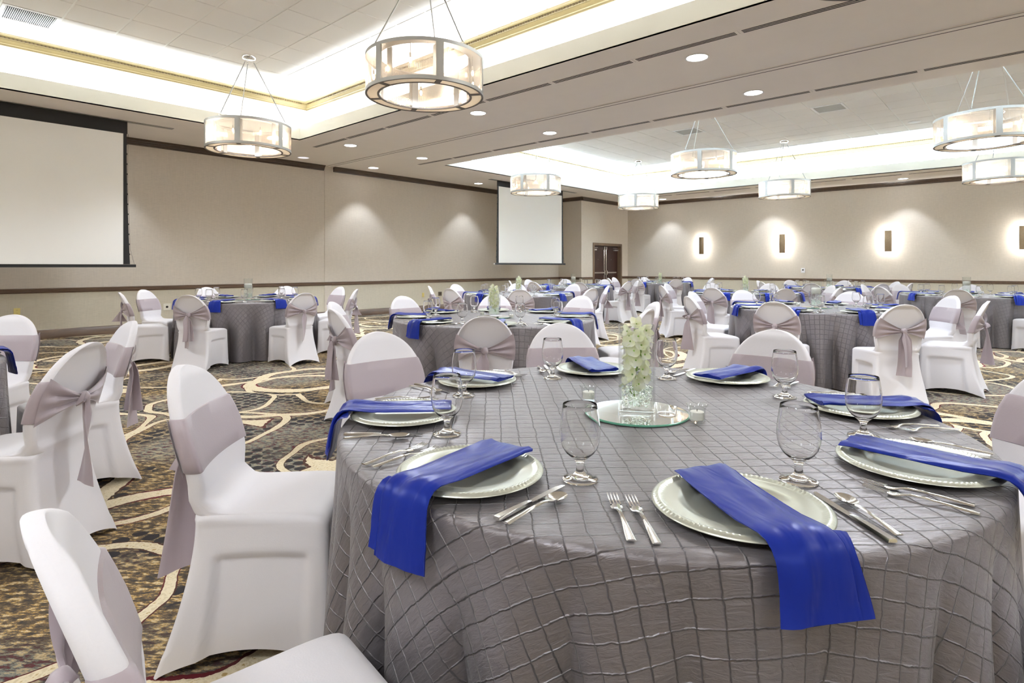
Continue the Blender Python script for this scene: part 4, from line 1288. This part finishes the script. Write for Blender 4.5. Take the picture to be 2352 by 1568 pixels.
wick_me = MB().tube([(0, 0, .018), (0, 0, .030)], .0015, 5).mesh('candle_wick', M['wick'])
tall_vase_me = MB().lathe([(0, 0), (.054, 0), (.058, .003), (.0585, .02), (.0585, .291), (.0575, .296), (.0555, .295), (.0552, .291), (.0552, .030), (.052, .022), (0, .020)], 48).mesh('tall_glass_vase', M['vase'], 50)
water_me = MB().lathe([(0, .0305), (.0549, .0305), (.0549, .205), (.0512, .205), (.0512, .150), (0, .150)], 40).mesh('vase_water', M['water'], 40)
def candle_vase(loc, lab_v, lab_c, rz):
    r = empty('glass_vase', loc, rz); link('vase_wall', tall_vase_me, r); link('water', water_me, r)
    o = link('gel_beads', bead_me, r); o['kind'] = 'stuff'
    tag(r, lab_v, 'vase', 'glass cylinder vases with candle')
    c = empty('floating_candle', (loc[0], loc[1], loc[2] + .2055)); link('wax_body', candle_me, c); link('wick', wick_me, c)
    tag(c, lab_c, 'candle', 'floating candles in glass vases')
    return r
mirror_r = .165
mirror_top = MB().lathe([(0, .0062), (mirror_r - .004, .0062), (mirror_r - .004, .0058), (0, .0058)], 64).mesh('mirror_face', M['mirror'], 40)
mirror_rim = MB().lathe([(mirror_r - .004, .0062), (mirror_r - .001, .0056), (mirror_r, .0045), (mirror_r, .001), (mirror_r - .002, 0), (0, 0), (0, .0055), (mirror_r - .004, .0055)], 64).mesh('mirror_edge', M['mirror_edge'], 40)
def mirror_proto():
    r = empty('mirror_disc'); link('mirror_face', mirror_top, r); link('glass_edge', mirror_rim, r); return Proto(r)
P_MIR = mirror_proto()
tl_glass = MB().lathe([(0, 0), (.022, 0), (.024, .003), (.0245, .030), (.027, .046), (.032, .053), (.0335, .056), (.0315, .0565), (.0255, .047), (.0225, .030), (.0222, .010), (0, .009)], 32)
tl_g = tl_glass.mesh('votive_glass', M['vase'], 50)
tl_c = MB().lathe([(0, .0095), (.0205, .0095), (.0208, .032), (.018, .034), (0, .033)], 24).mesh('votive_wax', M['wax'])
tl_w = MB().tube([(0, 0, .032), (.0005, 0, .040)], .0011, 5).mesh('votive_wick', M['wick'])
def votive_proto():
    r = empty('votive_holder'); link('glass_cup', tl_g, r); w_ = link('wax', tl_c, r); link('wick', tl_w, w_); return Proto(r)
P_VOT = votive_proto()

# ================================================================ lay out the room
SEATN = ['near', 'near-right', 'right', 'far-right', 'far', 'far-left', 'left', 'near-left']
# name: centre, phrase, centrepiece, chairs {seat: (x, y, facing)}
TABLES = {
 'T0': ((1.655, .948), 'the nearest table', 'flower'),
 'L':  ((3.62, 8.38), 'the table below the big screen', 'candle'),
 'LF': ((-.45, 4.12), 'the table cut by left edge', None),
 'C':  ((3.90, 3.74), 'the table behind the nearest one', 'flower'),
 'C2': ((7.45, 6.56), 'the flower table before the small screen', 'flower'),
 'C3': ((11.2, 8.12), 'the candle table by the double doors', 'candle'),
 'FA': ((15.3, 8.00), 'the flower table in the far corner', 'flower'),
 'R1': ((7.28, 1.84), 'the candle table right of centre', 'candle'),
 'R2': ((10.4, 3.78), 'the flower table beneath the sconces', 'flower'),
 'R3': ((14.1, 3.30), 'the farthest candle table beneath sconces', 'candle'),
 'R4': ((12.2, .80), 'the candle table at right edge', 'candle'),
}
CH_POS = {'T0': {0: (2.873, 1.004, 179.4), 1: (2.457, 1.789, 226.9), 2: (1.675, 2.136, 262.4), 3: (0.925, 1.926, 319.0), 4: (0.455, 0.935, 352.0), 6: (1.68, -0.28, 88.0), 7: (2.52, 0.07, 138.4)},
 'L': {0: (4.868, 8.462, 180.8), 1: (4.50, 9.25, 220.6), 2: (3.641, 9.54, 275.2), 3: (2.80, 9.30, 308.0), 4: (2.44, 8.643, 351.1), 5: (2.75, 7.6, 40.3), 6: (3.656, 7.2, 93.7), 7: (4.54, 7.6, 138.9)},
 'LF': {0: (0.76, 4.079, 179.7), 1: (0.45, 5.0, 229.0), 7: (0.345, 3.34, 136.9)},
 'C': {0: (5.12, 3.81, 180.6), 1: (4.80, 4.62, 218.7), 2: (4.0, 4.99, 268.1), 3: (3.097, 4.68, 309.6), 4: (2.72, 3.98, 349.1), 5: (3.01, 2.98, 44.4), 6: (4.03, 2.57, 98.4), 7: (4.72, 2.84, 137.6)},
 'C2': {0: (8.64, 6.51, 176.2), 1: (8.33, 7.35, 225.8), 2: (7.384, 7.75, 272.8), 3: (6.60, 7.46, 317.9), 4: (6.26, 6.637, 0.9), 5: (6.56, 5.73, 38.3), 6: (7.47, 5.37, 86.4), 7: (8.28, 5.64, 128.2)},
 'C3': {0: (12.40, 8.2, 185.3), 1: (12.05, 8.95, 222.3), 2: (11.3, 9.34, 266.8), 3: (10.346, 8.962, 312.9), 4: (9.987, 8.105, 0.8), 5: (10.288, 7.334, 39.4), 6: (11.174, 6.92, 86.8), 7: (12.0, 7.2, 129.3)},
 'FA': {0: (16.48, 7.9, 173.3), 1: (16.13, 8.84, 230.7), 2: (15.262, 9.2, 274.2), 3: (14.45, 8.86, 319.3), 4: (14.1, 7.954, 6.9), 5: (14.4, 7.18, 46.8), 6: (15.382, 6.8, 96.5), 7: (16.14, 7.16, 131.6)},
 'R1': {0: (8.47, 1.80, 179.8), 1: (8.0, 2.76, 231), 2: (7.33, 3.04, 272.8), 3: (6.40, 2.66, 318.8), 4: (6.06, 1.84, 4.0), 5: (6.32, 1.00, 36.6), 6: (7.22, .63, 88.5), 7: (8.05, .93, 128.5)},
 'R2': {0: (11.65, 3.85, 181.8), 1: (11.24, 4.64, 222.9), 2: (10.422, 4.99, 273.4), 3: (9.55, 4.65, 318.3), 4: (9.172, 3.734, 357.0), 5: (9.50, 2.99, 43.9), 6: (10.322, 2.56, 85.2), 7: (11.2, 2.88, 128.4)},
 'R3': {0: (15.28, 3.33, 180.2), 1: (14.9, 4.18, 227.8), 2: (14.116, 4.49, 273.9), 3: (13.255, 4.15, 313.4), 4: (12.859, 3.274, 2.6), 5: (13.35, 2.41, 48.8), 6: (13.98, 2.11, 84.8), 7: (14.934, 2.45, 133.3)},
 'R4': {0: (13.4, .82, 184.4), 1: (13.046, 1.64, 229.8), 2: (12.3, 2.0, 266.3), 3: (11.33, 1.65, 318.9), 4: (10.95, .79, 358.5), 5: (11.38, -0.06, 40.8)}}
NAP_DIR = {('T0', 4): 186, ('T0', 5): -128, ('T0', 6): -97, ('T0', 7): -52, ('T0', 3): 137, ('T0', 2): 100, ('T0', 1): 55, ('T0', 0): -8}
rnd = random.Random(21)
ck = 0; nk = 0
for tname, (c, phrase, centre) in TABLES.items():
    camdir = math.degrees(math.atan2(-c[1], -c[0]))
    seat_name = lambda k: SEATN[int(round(((k * 45 - camdir) % 360) / 45 + 1e-6)) % 8]
    near = tname == 'T0'
    me = cloth_near if near else cloth_far[ck % 3]; ck += 1
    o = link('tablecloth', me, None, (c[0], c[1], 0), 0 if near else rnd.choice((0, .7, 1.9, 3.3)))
    tag(o, f'grey pintuck taffeta cloth reaching the floor over {phrase}', 'tablecloth', 'grey pintuck tablecloths')
    for k, (x, y, deg) in CH_POS[tname].items():
        fx_, fy_ = cos(math.radians(deg)), sin(math.radians(deg))
        for _ in range(12):        # keep the seat front clear of the hanging cloth
            if math.hypot(x + .225 * fx_ - c[0], y + .225 * fy_ - c[1]) >= (.985 if (near and k == 4) or tname == 'LF' else 1.0): break
            x -= .01 * fx_; y -= .01 * fy_
        CHAIRS[(k * 2 + ck) % 3].put((x, y, 0), math.radians(deg), f'white covered chair with mauve sash, {seat_name(k)} seat of {phrase}', 'chair', f'chairs around {phrase}')
    seats = range(8) if tname != 'LF' else (0, 7)
    for k in seats:
        th = k * PI / 4 + (rnd.uniform(-.02, .02) if not near else 0)
        ux, uy = cos(th), sin(th); tx, ty = -uy, ux
        sn = seat_name(k)
        P = lambda r_, t_: (c[0] + ux * r_ + tx * t_, c[1] + uy * r_ + ty * t_, TOP_Z + .0018)
        rp = .745
        P_PLATE.put(P(rp, 0), rnd.uniform(0, 6), f'silver charger plate, {sn} setting of {phrase}', 'plate', 'silver charger plates')
        nd = math.radians(NAP_DIR.get((tname, k), math.degrees(th) + rnd.uniform(-9, 9)))
        P_NAP[nk % 3].put(P(rp, 0), nd, f'folded royal blue satin napkin on {sn} plate of {phrase}', 'napkin', 'blue satin napkins'); nk += 1
        a2 = th + math.radians(18.5)
        P_GOB.put((c[0] + .632 * cos(a2), c[1] + .632 * sin(a2), TOP_Z + .0018), rnd.uniform(0, 6), f'clear stemmed water goblet, {sn} setting of {phrase}', 'glass', 'clear water goblets')
        j = lambda s: rnd.uniform(-s, s)
        P_FORK.put(P(rp + .02 + j(.012), -.200), th + j(.06), f'silver fork beside the plate, {sn} setting of {phrase}', 'fork', 'silver forks')
        P_FORK.put(P(rp + .03 + j(.012), -.238), th + j(.06), f'outer silver fork, {sn} setting of {phrase}', 'fork', 'silver forks')
        P_KNIFE.put(P(rp + .03 + j(.012), .200), th + j(.05), f'silver table knife, {sn} setting of {phrase}', 'knife', 'silver table knives')
        P_SPOON.put(P(rp + .03 + j(.012), .232), th + j(.06), f'silver spoon, {sn} setting of {phrase}', 'spoon', 'silver spoons')
    if centre:
        P_MIR.put((c[0], c[1], TOP_Z + .0018), 0, f'round mirror disc under the vase on {phrase}', 'mirror', 'round mirror discs')
        zb = TOP_Z + .0083
        if centre == 'flower':
            flower_vase((c[0], c[1], zb), f'clear glass cylinder vase holding flowers on {phrase}', f'white and lime flower spray inside the vase on {phrase}', c[0])
        else:
            candle_vase((c[0], c[1], zb), f'clear glass cylinder vase with water and candle on {phrase}', f'white round floating candle in the vase on {phrase}', c[0])
        for q, (dx, dy) in enumerate(((.04, .215), (.03, -.190), (-.02, .31)) if near else ((.05, .21), (.02, -.2))):
            if near and q == 2: continue
            P_VOT.put((c[0] + dx, c[1] + dy, TOP_Z + .0018), 0, f'small glass votive candle {["left", "right"][q]} of the vase on {phrase}', 'candle', 'glass votive candles')
